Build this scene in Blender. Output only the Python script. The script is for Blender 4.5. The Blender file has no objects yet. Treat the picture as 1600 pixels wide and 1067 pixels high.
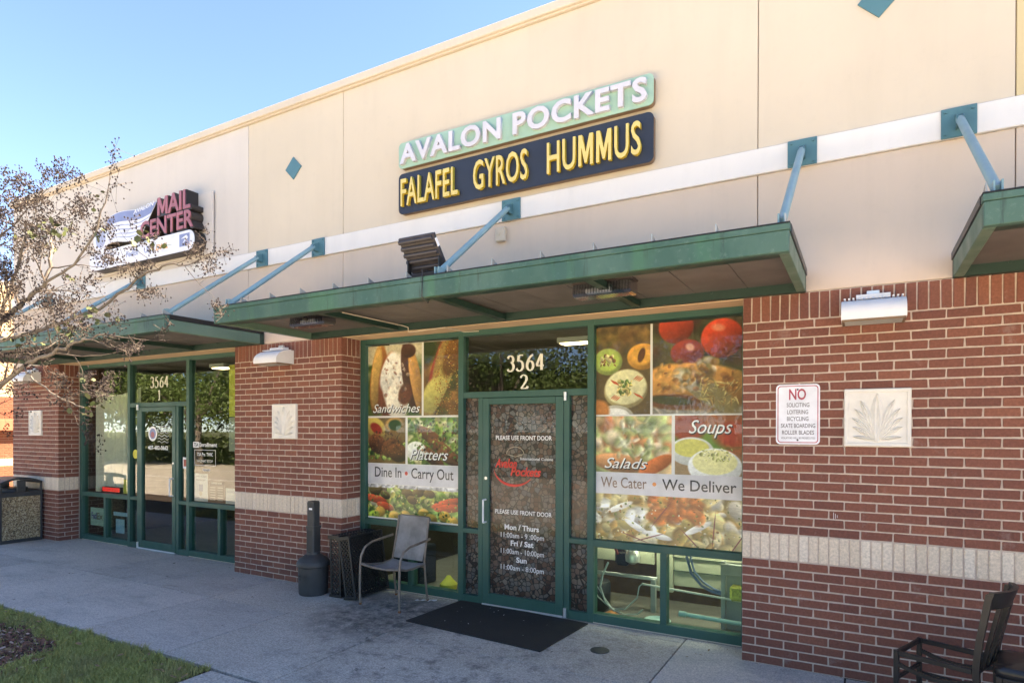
import bpy, math, random
import numpy as np
from mathutils import Vector, Matrix
random.seed(7); rng=np.random.default_rng(7)
S=bpy.context.scene; C=S.collection
PI=math.pi; R=math.radians
# ---------------------------------------------------------------- camera
cam=bpy.data.cameras.new('camera'); co=bpy.data.objects.new('camera',cam); C.objects.link(co); S.camera=co
YAW,PIT,ROL=0.5132,-0.0032,0.0025
F=Vector((-math.sin(YAW)*math.cos(PIT),math.cos(YAW)*math.cos(PIT),math.sin(PIT)))
Rv=Vector((math.cos(YAW),math.sin(YAW),0)); U=Rv.cross(F)
R2=Rv*math.cos(ROL)+U*math.sin(ROL); U2=-Rv*math.sin(ROL)+U*math.cos(ROL)
M4=Matrix((R2,U2,-F)).transposed().to_4x4(); M4.translation=Vector((0.8234,-5.1785,1.8066)); co.matrix_world=M4
cam.sensor_width=36; cam.lens=976.78/1600*36; cam.shift_x=0.0019; cam.shift_y=0.0881; cam.clip_end=2000; cam.clip_start=0.05
# ---------------------------------------------------------------- sky, sun, exposure
W=bpy.data.worlds.new('World'); S.world=W; W.use_nodes=True
nt=W.node_tree; bg=nt.nodes['Background']; sky=nt.nodes.new('ShaderNodeTexSky')
SUN_EL,SUN_AZ=R(44),R(53)      # azimuth measured from +Y towards +X
sky.sky_type='NISHITA'; sky.sun_disc=False; sky.sun_elevation=SUN_EL; sky.sun_rotation=SUN_AZ
sky.air_density=0.8; sky.dust_density=0.1; sky.ozone_density=3.5; sky.altitude=2500
nt.links.new(sky.outputs[0],bg.inputs[0]); bg.inputs[1].default_value=0.072
sl=bpy.data.lights.new('sun','SUN'); sl.energy=5.0; sl.angle=R(0.5); sl.color=(1,0.86,0.68)
so=bpy.data.objects.new('sun',sl); C.objects.link(so)
sd=Vector((math.sin(SUN_AZ)*math.cos(SUN_EL),math.cos(SUN_AZ)*math.cos(SUN_EL),math.sin(SUN_EL)))
so.rotation_euler=sd.to_track_quat('Z','Y').to_euler(); so.location=(0,20,20)
S.view_settings.view_transform='Standard'; S.view_settings.look='None'; S.view_settings.gamma=1
S.view_settings.exposure=3.18
S.view_settings.use_white_balance=True; S.view_settings.white_balance_temperature=7250; S.view_settings.white_balance_tint=13
S.render.engine='CYCLES'
# ---------------------------------------------------------------- helpers
def lin(r,g,b):
    f=lambda c:(c/12.92 if c<=.04045 else ((c+.055)/1.055)**2.4)
    return (f(r/255),f(g/255),f(b/255))
class MB:
    def __init__(s): s.v=[]; s.f=[]
    def add(s,vs,fs):
        n=len(s.v); s.v+= [tuple(v) for v in vs]; s.f+=[tuple(i+n for i in f) for f in fs]; return s
    def box(s,x0,x1,y0,y1,z0,z1,c=0):
        if c<=0:
            vs=[(x,y,z) for x in(x0,x1) for y in(y0,y1) for z in(z0,z1)]
            return s.add(vs,[(0,1,3,2),(4,6,7,5),(0,4,5,1),(2,3,7,6),(0,2,6,4),(1,5,7,3)])
        cx,cy,cz=(x0+x1)/2,(y0+y1)/2,(z0+z1)/2; h=(abs(x1-x0)/2,abs(y1-y0)/2,abs(z1-z0)/2); c=min(c,min(h)*.49)
        vs=[];ix={}
        for sx in(-1,1):
            for sy in(-1,1):
                for sz in(-1,1):
                    sg=(sx,sy,sz)
                    for a in range(3):
                        p=[sg[k]*(h[k]-(0 if k==a else c)) for k in range(3)]
                        ix[(sx,sy,sz,a)]=len(vs); vs.append((cx+p[0],cy+p[1],cz+p[2]))
        fs=[]
        def key(a,sa,u,su,w,sw,ax):
            t=[0,0,0]; t[a]=sa;t[u]=su;t[w]=sw; return ix[(t[0],t[1],t[2],ax)]
        for a in range(3):
            u,w=(a+1)%3,(a+2)%3
            for sa in(-1,1):
                q=[key(a,sa,u,p,w,r,a) for p,r in((-1,-1),(1,-1),(1,1),(-1,1))]
                fs.append(tuple(q if sa>0 else q[::-1]))
            # edges along axis a between faces u and w
            for su in(-1,1):
                for sw in(-1,1):
                    q=[key(a,-1,u,su,w,sw,u),key(a,1,u,su,w,sw,u),key(a,1,u,su,w,sw,w),key(a,-1,u,su,w,sw,w)]
                    fs.append(tuple(q if su*sw>0 else q[::-1]))
        for sx in(-1,1):
            for sy in(-1,1):
                for sz in(-1,1):
                    q=[ix[(sx,sy,sz,a)] for a in range(3)]
                    fs.append(tuple(q if sx*sy*sz>0 else q[::-1]))
        return s.add(vs,fs)
    def tube(s,pts,r,n=8,caps=True):
        pts=[Vector(p) for p in pts]; m=len(pts); rs=r if isinstance(r,(list,tuple)) else [r]*m
        base=len(s.v); ref=None
        for i,p in enumerate(pts):
            t=(pts[min(i+1,m-1)]-pts[max(i-1,0)]).normalized()
            if ref is None:
                ref=Vector((0,0,1)) if abs(t.z)<.9 else Vector((1,0,0))
            a=(ref-t*ref.dot(t)).normalized(); b=t.cross(a); ref=a
            for k in range(n):
                q=p+(a*math.cos(2*PI*k/n)+b*math.sin(2*PI*k/n))*rs[i]; s.v.append(tuple(q))
        for i in range(m-1):
            for k in range(n):
                a0=base+i*n+k; a1=base+i*n+(k+1)%n; s.f.append((a0,a1,a1+n,a0+n))
        if caps: s.f.append(tuple(base+k for k in range(n))[::-1]); s.f.append(tuple(base+(m-1)*n+k for k in range(n)))
        return s
    def lathe(s,prof,cx,cy,n=24,sq=0):
        base=len(s.v)
        for r,z in prof:
            for k in range(n):
                a=2*PI*k/n; s.v.append((cx+r*math.cos(a),cy+r*math.sin(a),z))
        for i in range(len(prof)-1):
            for k in range(n):
                a0=base+i*n+k;a1=base+i*n+(k+1)%n; s.f.append((a0,a1,a1+n,a0+n))
        s.f.append(tuple(base+k for k in range(n))[::-1]); s.f.append(tuple(base+(len(prof)-1)*n+k for k in range(n)))
        return s
    def prism(s,poly,a0,a1,axis='y'):
        # poly: 2D outline, extruded from a0 to a1 along axis
        n=len(poly); base=len(s.v)
        ar=sum(poly[i][0]*poly[(i+1)%n][1]-poly[(i+1)%n][0]*poly[i][1] for i in range(n))
        if ar<0: poly=poly[::-1]
        for a in(a0,a1):
            for u,w in poly:
                s.v.append((u,a,w) if axis=='y' else (a,u,w) if axis=='x' else (u,w,a))
        flip = (axis=='y')
        A=tuple(base+i for i in range(n)); B=tuple(base+n+i for i in range(n))
        s.f.append(A if flip else A[::-1]); s.f.append(B[::-1] if flip else B)
        for i in range(n):
            j=(i+1)%n; q=(base+i,base+j,base+n+j,base+n+i); s.f.append(q[::-1] if flip else q)
        return s
    def mesh(s,name,mat=None,smooth=False):
        me=bpy.data.meshes.new(name); me.from_pydata(s.v,[],s.f); me.update()
        if mat: me.materials.append(mat)
        if smooth:
            me.polygons.foreach_set('use_smooth',[True]*len(me.polygons))
            try: me.set_sharp_from_angle(angle=R(38))
            except Exception: pass
        return me
    def build(s,name,mat,parent=None,smooth=False,label=None,**k):
        o=bpy.data.objects.new(name,s.mesh(name,mat,smooth)); C.objects.link(o)
        if parent: o.parent=parent
        if label: o['label']=label
        for a,b in k.items(): o[a]=b
        return o
def link(name,me,parent=None,loc=(0,0,0),rot=None):
    o=bpy.data.objects.new(name,me); C.objects.link(o); o.location=loc
    if rot: o.rotation_euler=rot
    if parent: o.parent=parent
    return o
def thing(name,label,cat,loc=(0,0,0),rz=0,group=None):
    o=bpy.data.objects.new(name,None); C.objects.link(o); o.location=loc; o.rotation_euler=(0,0,rz)
    o['label']=label; o['category']=cat; o.empty_display_size=.1
    if group: o['group']=group
    return o
def tag(o,label,cat,group=None):
    o['label']=label; o['category']=cat
    if group: o['group']=group
    return o
def struct(o): o['kind']='structure'; return o
# ---------------------------------------------------------------- materials
class NT:
    def __init__(s,name):
        s.m=bpy.data.materials.new(name); s.m.use_nodes=True; s.t=s.m.node_tree; s.b=s.t.nodes['Principled BSDF']; s.out=s.t.nodes['Material Output']
    def n(s,typ,**k):
        x=s.t.nodes.new(typ)
        for a,b in k.items():
            if a in x.inputs: x.inputs[a].default_value=b
            else: setattr(x,a,b)
        return x
    def l(s,a,b): s.t.links.new(a,b)
    def pos(s,scale=(1,1,1)):
        g=s.n('ShaderNodeNewGeometry'); m=s.n('ShaderNodeMapping'); m.inputs['Scale'].default_value=scale; s.l(g.outputs['Position'],m.inputs[0]); return m.outputs[0]
    def noise(s,vec,scale,detail=4,rough=.6):
        x=s.n('ShaderNodeTexNoise'); x.inputs['Scale'].default_value=scale; x.inputs['Detail'].default_value=detail; x.inputs['Roughness'].default_value=rough; s.l(vec,x.inputs['Vector']); return x.outputs['Fac']
    def ramp(s,fac,stops):
        x=s.n('ShaderNodeValToRGB'); e=x.color_ramp.elements
        while len(e)<len(stops): e.new(.5)
        for i,(p,c) in enumerate(stops):
            e[i].position=p; e[i].color=(*c,1) if isinstance(c,tuple) else (c,c,c,1)
        s.l(fac,x.inputs[0]); return x.outputs[0]
    def mix(s,fac,a,b,mode='MIX'):
        x=s.n('ShaderNodeMix'); x.data_type='RGBA'; x.blend_type=mode
        def put(v,sock):
            if isinstance(v,tuple): sock.default_value=(*v,1)
            elif isinstance(v,(int,float)): sock.default_value=v if sock.type=='VALUE' else (v,v,v,1)
            else: s.l(v,sock)
        put(fac,x.inputs[0]); put(a,x.inputs[6]); put(b,x.inputs[7]); return x.outputs[2]
    def bump(s,h,strength=.3,dist=.005):
        x=s.n('ShaderNodeBump'); x.inputs['Strength'].default_value=strength; x.inputs['Distance'].default_value=dist; s.l(h,x.inputs['Height']); s.l(x.outputs[0],s.b.inputs['Normal'])
    def set(s,color=None,rough=None,metal=0,spec=None):
        if color is not None:
            if isinstance(color,tuple): s.b.inputs['Base Color'].default_value=(*color,1)
            else: s.l(color,s.b.inputs['Base Color'])
        if rough is not None:
            if isinstance(rough,(int,float)): s.b.inputs['Roughness'].default_value=rough
            else: s.l(rough,s.b.inputs['Roughness'])
        s.b.inputs['Metallic'].default_value=metal
        if spec is not None: s.b.inputs['Specular IOR Level'].default_value=spec
        return s.m
def simple(name,col,rough=.6,metal=0,var=.12,scale=6,bump=0,bscale=80,spec=None):
    t=NT(name); p=t.pos(); f=t.noise(p,scale,5)
    c=t.ramp(f,[(.3,tuple(x*(1-var) for x in col)),(.7,tuple(min(1,x*(1+var)) for x in col))])
    if bump: t.bump(t.noise(p,bscale,3),bump,.002)
    return t.set(c,rough,metal,spec)
def emis(name,col,st):
    t=NT(name); t.b.inputs['Base Color'].default_value=(*col,1); t.b.inputs['Emission Color'].default_value=(*col,1); t.b.inputs['Emission Strength'].default_value=st; return t.m
def stucco(name,col,grime=.12):
    t=NT(name); p=t.pos(); v=t.pos((1.6,1.6,.18))
    c=t.mix(t.ramp(t.noise(p,.7,3),[(.35,0.),(.7,1.)]),tuple(x*.95 for x in col),tuple(min(1,x*1.03) for x in col))
    c=t.mix(t.ramp(t.noise(v,2.4,6,.65),[(.48,0.),(.75,grime*.9)]),c,tuple(x*.5 for x in col)); c=t.mix(t.ramp(t.noise(p,9,6,.7),[(.55,0.),(.8,grime)]),c,tuple(x*.6 for x in col))
    t.bump(t.noise(p,260,2,.5),.25,.0015)
    return t.set(c,.9)
def brickmat(name,a,b,c3,grime=True):
    t=NT(name); oi=t.n('ShaderNodeObjectInfo'); p=t.pos()
    c=t.ramp(oi.outputs['Random'],[(0,a),(.45,b),(.85,b),(1,c3)])
    sp=t.ramp(t.noise(p,55,4,.7),[(.35,.78),(.65,1.12)])
    c=t.mix(1,c,sp,'MULTIPLY')
    if grime:
        big=t.ramp(t.noise(p,1.1,4),[(.4,0.),(.75,.22)]); c=t.mix(big,c,tuple(x*.62 for x in b))
        ef=t.ramp(t.noise(p,5,7,.75),[(.58,0.),(.78,.28)]); c=t.mix(ef,c,(.55,.5,.46))
    t.bump(t.noise(p,180,3,.7),.35,.002)
    return t.set(c,.88)
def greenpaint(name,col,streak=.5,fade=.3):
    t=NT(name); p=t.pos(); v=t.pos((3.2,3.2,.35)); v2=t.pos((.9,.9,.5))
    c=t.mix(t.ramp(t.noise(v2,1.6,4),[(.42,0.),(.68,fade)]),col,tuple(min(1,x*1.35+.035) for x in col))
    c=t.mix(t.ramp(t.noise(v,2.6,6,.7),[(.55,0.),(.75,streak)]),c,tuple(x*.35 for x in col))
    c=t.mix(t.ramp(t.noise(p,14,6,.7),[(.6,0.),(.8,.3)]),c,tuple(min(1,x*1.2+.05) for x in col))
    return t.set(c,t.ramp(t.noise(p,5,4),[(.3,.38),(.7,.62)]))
M={}
M['stucco_up']=stucco('stucco_cream',(.60,.52,.41))
M['stucco_pale']=stucco('stucco_pale',(.60,.55,.50))
M['stucco_yel']=stucco('stucco_yellow',(.59,.48,.28))
M['stucco_low']=stucco('stucco_tan',(.60,.485,.385),.14)
M['white']=stucco('white_band',(.74,.71,.67),.12)
M['cap']=stucco('parapet_cap',(.60,.52,.42),.12)
M['soffit']=stucco('soffit_tan',(.62,.44,.27),.1)
M['mortar']=simple('mortar',(.50,.40,.33),.95,var=.16,scale=22,bump=.4,bscale=240)
M['brick']=brickmat('red_brick',(.165,.062,.045),(.215,.08,.054),(.26,.098,.062))
M['tan']=brickmat('tan_brick',(.64,.53,.41),(.70,.58,.45),(.74,.64,.52),False)
M['wingbrick']=brickmat('orange_brick',(.15,.045,.02),(.18,.055,.024),(.21,.07,.03))
def fascia():
    t=NT('fascia_green_paint'); p=t.pos(); col=(.028,.085,.068)
    pa=t.noise(t.pos((1.3,1.3,.6)),1.5,5,.6); c=t.mix(t.ramp(pa,[(.44,0.),(.56,.75)]),col,(.058,.125,.10))
    c=t.mix(t.ramp(t.noise(t.pos((2.4,2.4,.3)),2.1,3,.5),[(.56,0.),(.66,.55)]),c,(.045,.14,.075))
    c=t.mix(t.ramp(t.noise(t.pos((7,7,.5)),2.3,6,.75),[(.56,0.),(.70,.85)]),c,(.012,.016,.012))
    c=t.mix(t.ramp(t.noise(p,26,6,.75),[(.56,0.),(.72,.5)]),c,(.13,.2,.17))
    return t.set(c,t.ramp(t.noise(p,5,4),[(.3,.45),(.7,.7)]))
M['green']=fascia()
M['frame']=greenpaint('frame_green_paint',(.024,.088,.068),.2,.25)
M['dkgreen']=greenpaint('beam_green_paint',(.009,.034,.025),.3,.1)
M['edge']=greenpaint('edge_green_paint',(.085,.15,.11),.25,.5)
M['teal']=greenpaint('teal_paint',(.065,.17,.20),.2,.35)
M['tealrod']=greenpaint('pale_teal_paint',(.20,.33,.355),.15,.5)
M['pan']=simple('grey_roof_pan',(.125,.11,.10),.6,0,.2,4)
M['galv']=simple('galvanised_edge',(.35,.37,.36),.45,.6,.3,9)
M['alum']=simple('aluminium',(.72,.73,.74),.35,.7,.06,9)
M['whitep']=simple('white_enamel',(.78,.79,.80),.75,0,.05,5)
M['relief']=simple('cast_stone',(.74,.71,.65),.85,0,.08,9,.3,160)
M['black']=simple('black_plastic',(.018,.018,.018),.45,0,.3,12,.2,140)
M['blackm']=simple('black_metal',(.020,.019,.018),.38,.2,.3,9)
M['char']=simple('charcoal_plastic',(.038,.040,.041),.55,0,.25,8,.3,200)
M['vinyl']=simple('black_vinyl',(.014,.012,.012),.32,0,.2,5,.15,60)
M['bronze']=simple('weathered_bronze_tube',(.20,.165,.135),.5,.3,.25,16)
M['sling']=simple('grey_mesh_sling',(.24,.23,.22),.85,0,.35,5,.4,500)
M['rust']=simple('rust',(.16,.07,.03),.9,0,.3,20)
M['led']=simple('dark_led_housing',(.05,.045,.05),.5,.2,.2,10)
M['beigep']=simple('beige_plastic',(.55,.47,.36),.6)
M['signgreen']=simple('mint_sign_paint',(.30,.46,.36),.5,0,.08,3)
M['navy']=simple('navy_sign_paint',(.018,.023,.038),.5,0,.2,3)
M['signwhite']=simple('white_letter',(.56,.55,.60),.5,0,.06,3)
M['signyel']=simple('yellow_letter',(.66,.52,.17),.5,0,.06,3)
M['signedge']=simple('brown_sign_edge',(.20,.13,.08),.7)
M['yeledge']=simple('gold_letter_side',(.62,.44,.04),.5)
M['rose']=simple('faded_red_letter',(.36,.12,.14),.5,0,.12,6)
M['dkbr']=simple('dark_bronze_can',(.035,.027,.024),.5,.1,.2,5)
M['pillw']=simple('white_sign_face',(.74,.75,.80),.45)
M['signblue']=simple('faded_blue_face',(.20,.24,.42),.5)
M['signblue2']=simple('grey_blue_face',(.36,.40,.56),.5)
M['orange']=simple('faded_orange',(.75,.42,.16),.6)
M['purple']=simple('logo_purple',(.10,.05,.22),.5)
M['red']=simple('red_film',(.62,.045,.03),.5)
M['redink']=simple('dull_red_ink',(.42,.06,.09),.6,0,.35,24)
M['greyink']=simple('grey_ink',(.14,.13,.14),.6,0,.3,30)
M['darkink']=simple('dark_ink',(.03,.028,.035),.6)
M['brownink']=simple('brown_ink',(.20,.13,.10),.6)
M['whiteink']=simple('white_film',(.80,.80,.80),.5)
M['creamink']=simple('cream_film',(.72,.70,.60),.5)
M['paper']=simple('paper_white',(.72,.72,.74),.7)
M['strip']=simple('pale_lilac_print',(.62,.60,.64),.6)
M['yellowp']=simple('yellow_paper',(.72,.66,.10),.7)
M['cell']=simple('galvanised',(.3,.3,.3),.4)
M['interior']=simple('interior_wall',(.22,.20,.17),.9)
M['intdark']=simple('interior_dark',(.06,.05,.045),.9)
M['greyp']=simple('grey_panel',(.42,.43,.40),.7)
M['cabinet']=simple('cream_cabinet',(.50,.48,.36),.6,0,.15,3)
M['wood']=simple('brown_board',(.20,.11,.045),.7,0,.25,8)
M['blueh']=simple('blue_hose',(.16,.22,.36),.5)
M['redh']=simple('red_hose',(.35,.06,.045),.5)
M['whiteh']=simple('clear_tubing',(.52,.54,.48),.4)
M['aqua']=simple('pale_aqua_plastic',(.45,.64,.60),.5)
M['orangep']=simple('orange_plastic',(.65,.22,.05),.5)
M['sponge']=simple('yellow_sponge',(.60,.55,.10),.9,0,.45,40,.5,80)
M['curtain']=simple('sheer_curtain',(.85,.80,.73),.9,0,.06,3)
M['lamp']=emis('warm_ceiling_light',(1,.78,.45),2.2)
M['fill_lamp']=emis('added_fill_panel',(1,.95,.82),4.0)  # glow of the added panels and strip that brighten the interior
M['ledred']=emis('red_led_sign',(1,.04,.03),.12)
t=NT('clear_lens'); t.b.inputs['Transmission Weight'].default_value=.55; _=t
t=NT('pebble_panel'); p=t.pos(); v=t.n('ShaderNodeTexVoronoi'); v.inputs['Scale'].default_value=75; t.l(p,v.inputs[0])
h=t.n('ShaderNodeSeparateColor'); t.l(v.outputs['Color'],h.inputs[0])
t.bump(v.outputs['Distance'],.8,.006); M['pebble']=t.set(t.ramp(h.outputs[0],[(0,(.05,.035,.02)),(.3,(.22,.15,.08)),(.7,(.38,.30,.17)),(1,(.55,.47,.33))]),.8)
# concrete
t=NT('concrete'); p=t.pos(); oi=t.n('ShaderNodeObjectInfo')
c=t.mix(t.ramp(t.noise(p,1.3,6,.65),[(.35,0.),(.7,1.)]),(.57,.515,.45),(.70,.635,.56))
c=t.mix(t.ramp(t.noise(p,70,4,.8),[(.35,.75),(.6,0.)]),c,(.16,.16,.16)); c=t.mix(t.ramp(t.noise(p,24,3,.6),[(.3,.35),(.6,0.)]),c,(.20,.20,.20))
c=t.mix(t.ramp(t.noise(p,4.5,7,.75),[(.56,0.),(.74,.5)]),c,(.12,.115,.11))
vg=t.n('ShaderNodeTexVoronoi'); vg.inputs['Scale'].default_value=3.1; t.l(p,vg.inputs[0]); c=t.mix(t.ramp(vg.outputs['Distance'],[(.035,.75),(.05,0.)]),c,(.09,.085,.08))
dk=t.noise(t.pos((.8,2.2,1)),1.1,7,.75); c=t.mix(t.ramp(dk,[(.5,0.),(.68,.5)]),c,(.21,.21,.20))
c=t.mix(1,c,t.ramp(oi.outputs['Random'],[(0,.86),(1,1.04)]),'MULTIPLY')
t.bump(t.noise(p,120,4,.7),.4,.003); M['conc']=t.set(c,.9)
# door-front slabs: warmer, greasy stains near the door
t=NT('stained_concrete'); p=t.pos(); 
c=t.mix(t.ramp(t.noise(p,1.7,6,.65),[(.35,0.),(.7,1.)]),(.53,.475,.405),(.67,.61,.53))
c=t.mix(t.ramp(t.noise(p,70,4,.8),[(.35,.8),(.6,0.)]),c,(.14,.13,.12)); c=t.mix(t.ramp(t.noise(p,24,3,.6),[(.3,.4),(.6,0.)]),c,(.18,.165,.15))
g=t.n('ShaderNodeNewGeometry'); sx=t.n('ShaderNodeSeparateXYZ'); t.l(g.outputs['Position'],sx.inputs[0])
def spot(t,cx,cy,r):
    d=t.n('ShaderNodeVectorMath',operation='DISTANCE'); t.l(g2.outputs['Position'],d.inputs[0]); d.inputs[1].default_value=(cx,cy,0)
    mr=t.n('ShaderNodeMapRange'); mr.inputs['From Min'].default_value=0; mr.inputs['From Max'].default_value=r; mr.inputs['To Min'].default_value=1; mr.inputs['To Max'].default_value=0; t.l(d.outputs['Value'],mr.inputs[0]); return mr.outputs[0]
g2=g
st=spot(t,-3.25,-.45,.9); n2=t.ramp(t.noise(p,7,8,.8),[(.36,0.),(.58,1.)])
c=t.mix(t.mix(1,t.ramp(st,[(0,0.),(.55,1.)]),n2,'MULTIPLY'),c,(.09,.083,.075))
st=spot(t,-2.2,-.9,1.7); n2=t.ramp(t.noise(p,5,9,.82),[(.5,0.),(.62,1.)])
c=t.mix(t.mix(1,t.ramp(st,[(0,0.),(.5,.8)]),n2,'MULTIPLY'),c,(.10,.09,.08))
st=spot(t,-1.0,-.2,.7); n2=t.ramp(t.noise(p,11,9,.8),[(.52,0.),(.64,1.)])
c=t.mix(t.mix(1,t.ramp(st,[(0,0.),(.6,.5)]),n2,'MULTIPLY'),c,(.11,.08,.05))
t.bump(t.noise(p,120,4,.7),.4,.003); M['conc2']=t.set(c,.88)
M['bounce_lot']=simple('pale_bounce_lot',(.48,.44,.37),.9,0,.25,3,.5,120)  # unseen lot made pale so its sunlit surface bounces light onto the facade
M['soil']=simple('soil',(.05,.032,.02),.95,0,.4,14,.8,60)
M['farlawn']=simple('far_lawn',(.10,.12,.04),.95,0,.4,5,.5,40)
M['roof']=simple('flat_roof',(.35,.34,.33),.9)
def leafmat(name,a,b):
    t=NT(name); oi=t.n('ShaderNodeObjectInfo'); p=t.pos(); c=t.ramp(t.noise(p,9,3),[(.3,a),(.7,b)]); m=t.set(c,.6)
    return m
t=NT('grass_blades'); p=t.pos(); c=t.ramp(t.noise(p,60,2,.8),[(.3,(.20,.21,.05)),(.5,(.34,.35,.09)),(.68,(.50,.44,.17)),(.8,(.55,.46,.28))])
c=t.mix(t.ramp(t.noise(p,2.4,4),[(.45,0.),(.7,.6)]),c,(.30,.25,.11)); M['grass']=t.set(c,.7)
M['leaf']=leafmat('leaf',(.04,.075,.015),(.09,.14,.025)); M['leafy']=leafmat('leaf_turning',(.03,.045,.012),(.08,.095,.03))
M['mulch']=simple('mulch_chips',(.16,.07,.045),.9,0,.6,30); M['mulchp']=simple('pale_chip',(.40,.28,.22),.9,0,.3,30)
M['dryleaf']=simple('dry_leaf',(.20,.12,.06),.9,0,.4,30)
M['bark']=simple('grey_bark',(.14,.12,.10),.9,0,.3,25,.5,60)
M['twig']=simple('twig_bark',(.085,.068,.055),.9,0,.3,25)
M['pod']=simple('seed_pod',(.016,.009,.008),.8,0,.4,40)
M['brownb']=simple('brown_fence',(.16,.085,.05),.8,0,.2,6)
# rubber mat
t=NT('rubber_mat'); p=t.pos(); c=t.mix(t.ramp(t.noise(p,3,6,.7),[(.4,0.),(.75,.5)]),(.018,.016,.014),(.035,.029,.023))
c=t.mix(t.ramp(t.noise(p,130,2,.9),[(.70,0.),(.74,.5)]),c,(.2,.19,.17)); t.bump(t.noise(p,240,2),.6,.003); M['mat']=t.set(c,.85)
# stained-glass film
t=NT('mosaic_film'); p=t.pos((1,.02,1)); v=t.n('ShaderNodeTexVoronoi'); v.inputs['Scale'].default_value=21; v.inputs['Randomness'].default_value=.85; t.l(p,v.inputs[0])
v2=t.n('ShaderNodeTexVoronoi'); v2.feature='DISTANCE_TO_EDGE'; v2.inputs['Scale'].default_value=21; v2.inputs['Randomness'].default_value=.85; t.l(p,v2.inputs[0])
h=t.n('ShaderNodeSeparateColor'); t.l(v.outputs['Color'],h.inputs[0])
c=t.ramp(h.outputs[0],[(0,(.02,.008,.006)),(.22,(.10,.045,.03)),(.45,(.15,.115,.095)),(.7,(.10,.105,.115)),(1,(.20,.16,.13))])
c=t.mix(t.ramp(t.noise(p,2.2,3),[(.4,0.),(.65,.6)]),c,t.mix(1,c,(.75,.38,.3),'MULTIPLY'))
c=t.mix(t.ramp(v2.outputs['Distance'],[(.035,1.),(.10,0.)]),c,(.006,.004,.004)); M['mosaic']=t.set(c,.5)
# architectural glass
def glass(name,tint,k=1.0,base=.02):
    t=NT(name); t.t.nodes.remove(t.b); tr=t.n('ShaderNodeBsdfTransparent'); tr.inputs[0].default_value=(*tint,1)
    gl=t.n('ShaderNodeBsdfGlossy'); gl.inputs['Roughness'].default_value=.0; gl.inputs['Color'].default_value=(.95,.97,.96,1)
    fr=t.n('ShaderNodeFresnel'); fr.inputs[0].default_value=1.5
    p=t.pos(); b=t.n('ShaderNodeBump'); b.inputs['Strength'].default_value=.04; b.inputs['Distance'].default_value=.01; t.l(t.noise(p,1.6,2),b.inputs['Height']); t.l(b.outputs[0],gl.inputs['Normal'])
    ma=t.n('ShaderNodeMath',operation='MULTIPLY_ADD'); ma.inputs[1].default_value=k; ma.inputs[2].default_value=base; ma.use_clamp=True; t.l(fr.outputs[0],ma.inputs[0]); ge=t.n('ShaderNodeNewGeometry'); iv=t.n('ShaderNodeMath',operation='SUBTRACT'); iv.inputs[0].default_value=1; t.l(ge.outputs['Backfacing'],iv.inputs[1]); mm=t.n('ShaderNodeMath',operation='MULTIPLY'); t.l(ma.outputs[0],mm.inputs[0]); t.l(iv.outputs[0],mm.inputs[1])
    mx=t.n('ShaderNodeMixShader'); t.l(mm.outputs[0],mx.inputs[0]); t.l(tr.outputs[0],mx.inputs[1]); t.l(gl.outputs[0],mx.inputs[2]); t.l(mx.outputs[0],t.out.inputs[0]); return t.m
M['glass']=glass('clear_glass',(.80,.92,.85),1.8,.0)
M['glassd']=glass('tinted_glass',(.80,.84,.80),1.5,.005)
M['lens']=glass('clear_lens_plastic',(.72,.74,.78),1.5,.16)
M['glassf']=glass('film_glass',(.97,.98,.97),.4,.0)
M['glassp']=glass('poster_glass',(.98,.99,.98),.5,.0)
# ---------------------------------------------------------------- lettering
def text(name,s,x0,x1,zb,cap,y,mat,parent=None,thick=.002,bold=0,shear=0,slope=0,width=None):
    """letters in the XZ plane facing -Y, squeezed to x0..x1, baseline zb, capital height cap"""
    def mk(st):
        cu=bpy.data.curves.new('t','FONT'); cu.body=st; cu.size=1; cu.offset=bold; cu.shear=shear; cu.extrude=.5; cu.resolution_u=3
        o=bpy.data.objects.new('t',cu); me=bpy.data.meshes.new_from_object(o); bpy.data.objects.remove(o); bpy.data.curves.remove(cu); return me
    if 'H' not in CAP: 
        me=mk('H'); CAP['H']=max(v.co.y for v in me.vertices)-bold; bpy.data.meshes.remove(me)
    me=mk(s); n=len(me.vertices); a=np.empty(n*3); me.vertices.foreach_get('co',a); a=a.reshape(n,3)
    mn,mx=a[:,0].min(),a[:,0].max(); b=np.empty_like(a)
    b[:,0]=x0+(a[:,0]-mn)/(mx-mn)*(x1-x0); b[:,2]=zb+a[:,1]/CAP['H']*cap+slope*(b[:,0]-x0); b[:,1]=y-(a[:,2]+.5)*thick
    me.vertices.foreach_set('co',b.ravel()); me.materials.clear(); me.materials.append(mat); me.update(); me.name=name
    o=bpy.data.objects.new(name,me); C.objects.link(o)
    if parent: o.parent=parent
    return o
CAP={}
def rawwidth(st,bold,shear=0):
    cu=bpy.data.curves.new('t','FONT'); cu.body=st; cu.size=1; cu.offset=bold; cu.shear=shear; o=bpy.data.objects.new('t',cu)
    me=bpy.data.meshes.new_from_object(o); xs=[v.co.x for v in me.vertices]; r=(min(xs),max(xs)); bpy.data.objects.remove(o); bpy.data.curves.remove(cu); bpy.data.meshes.remove(me); return r
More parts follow.
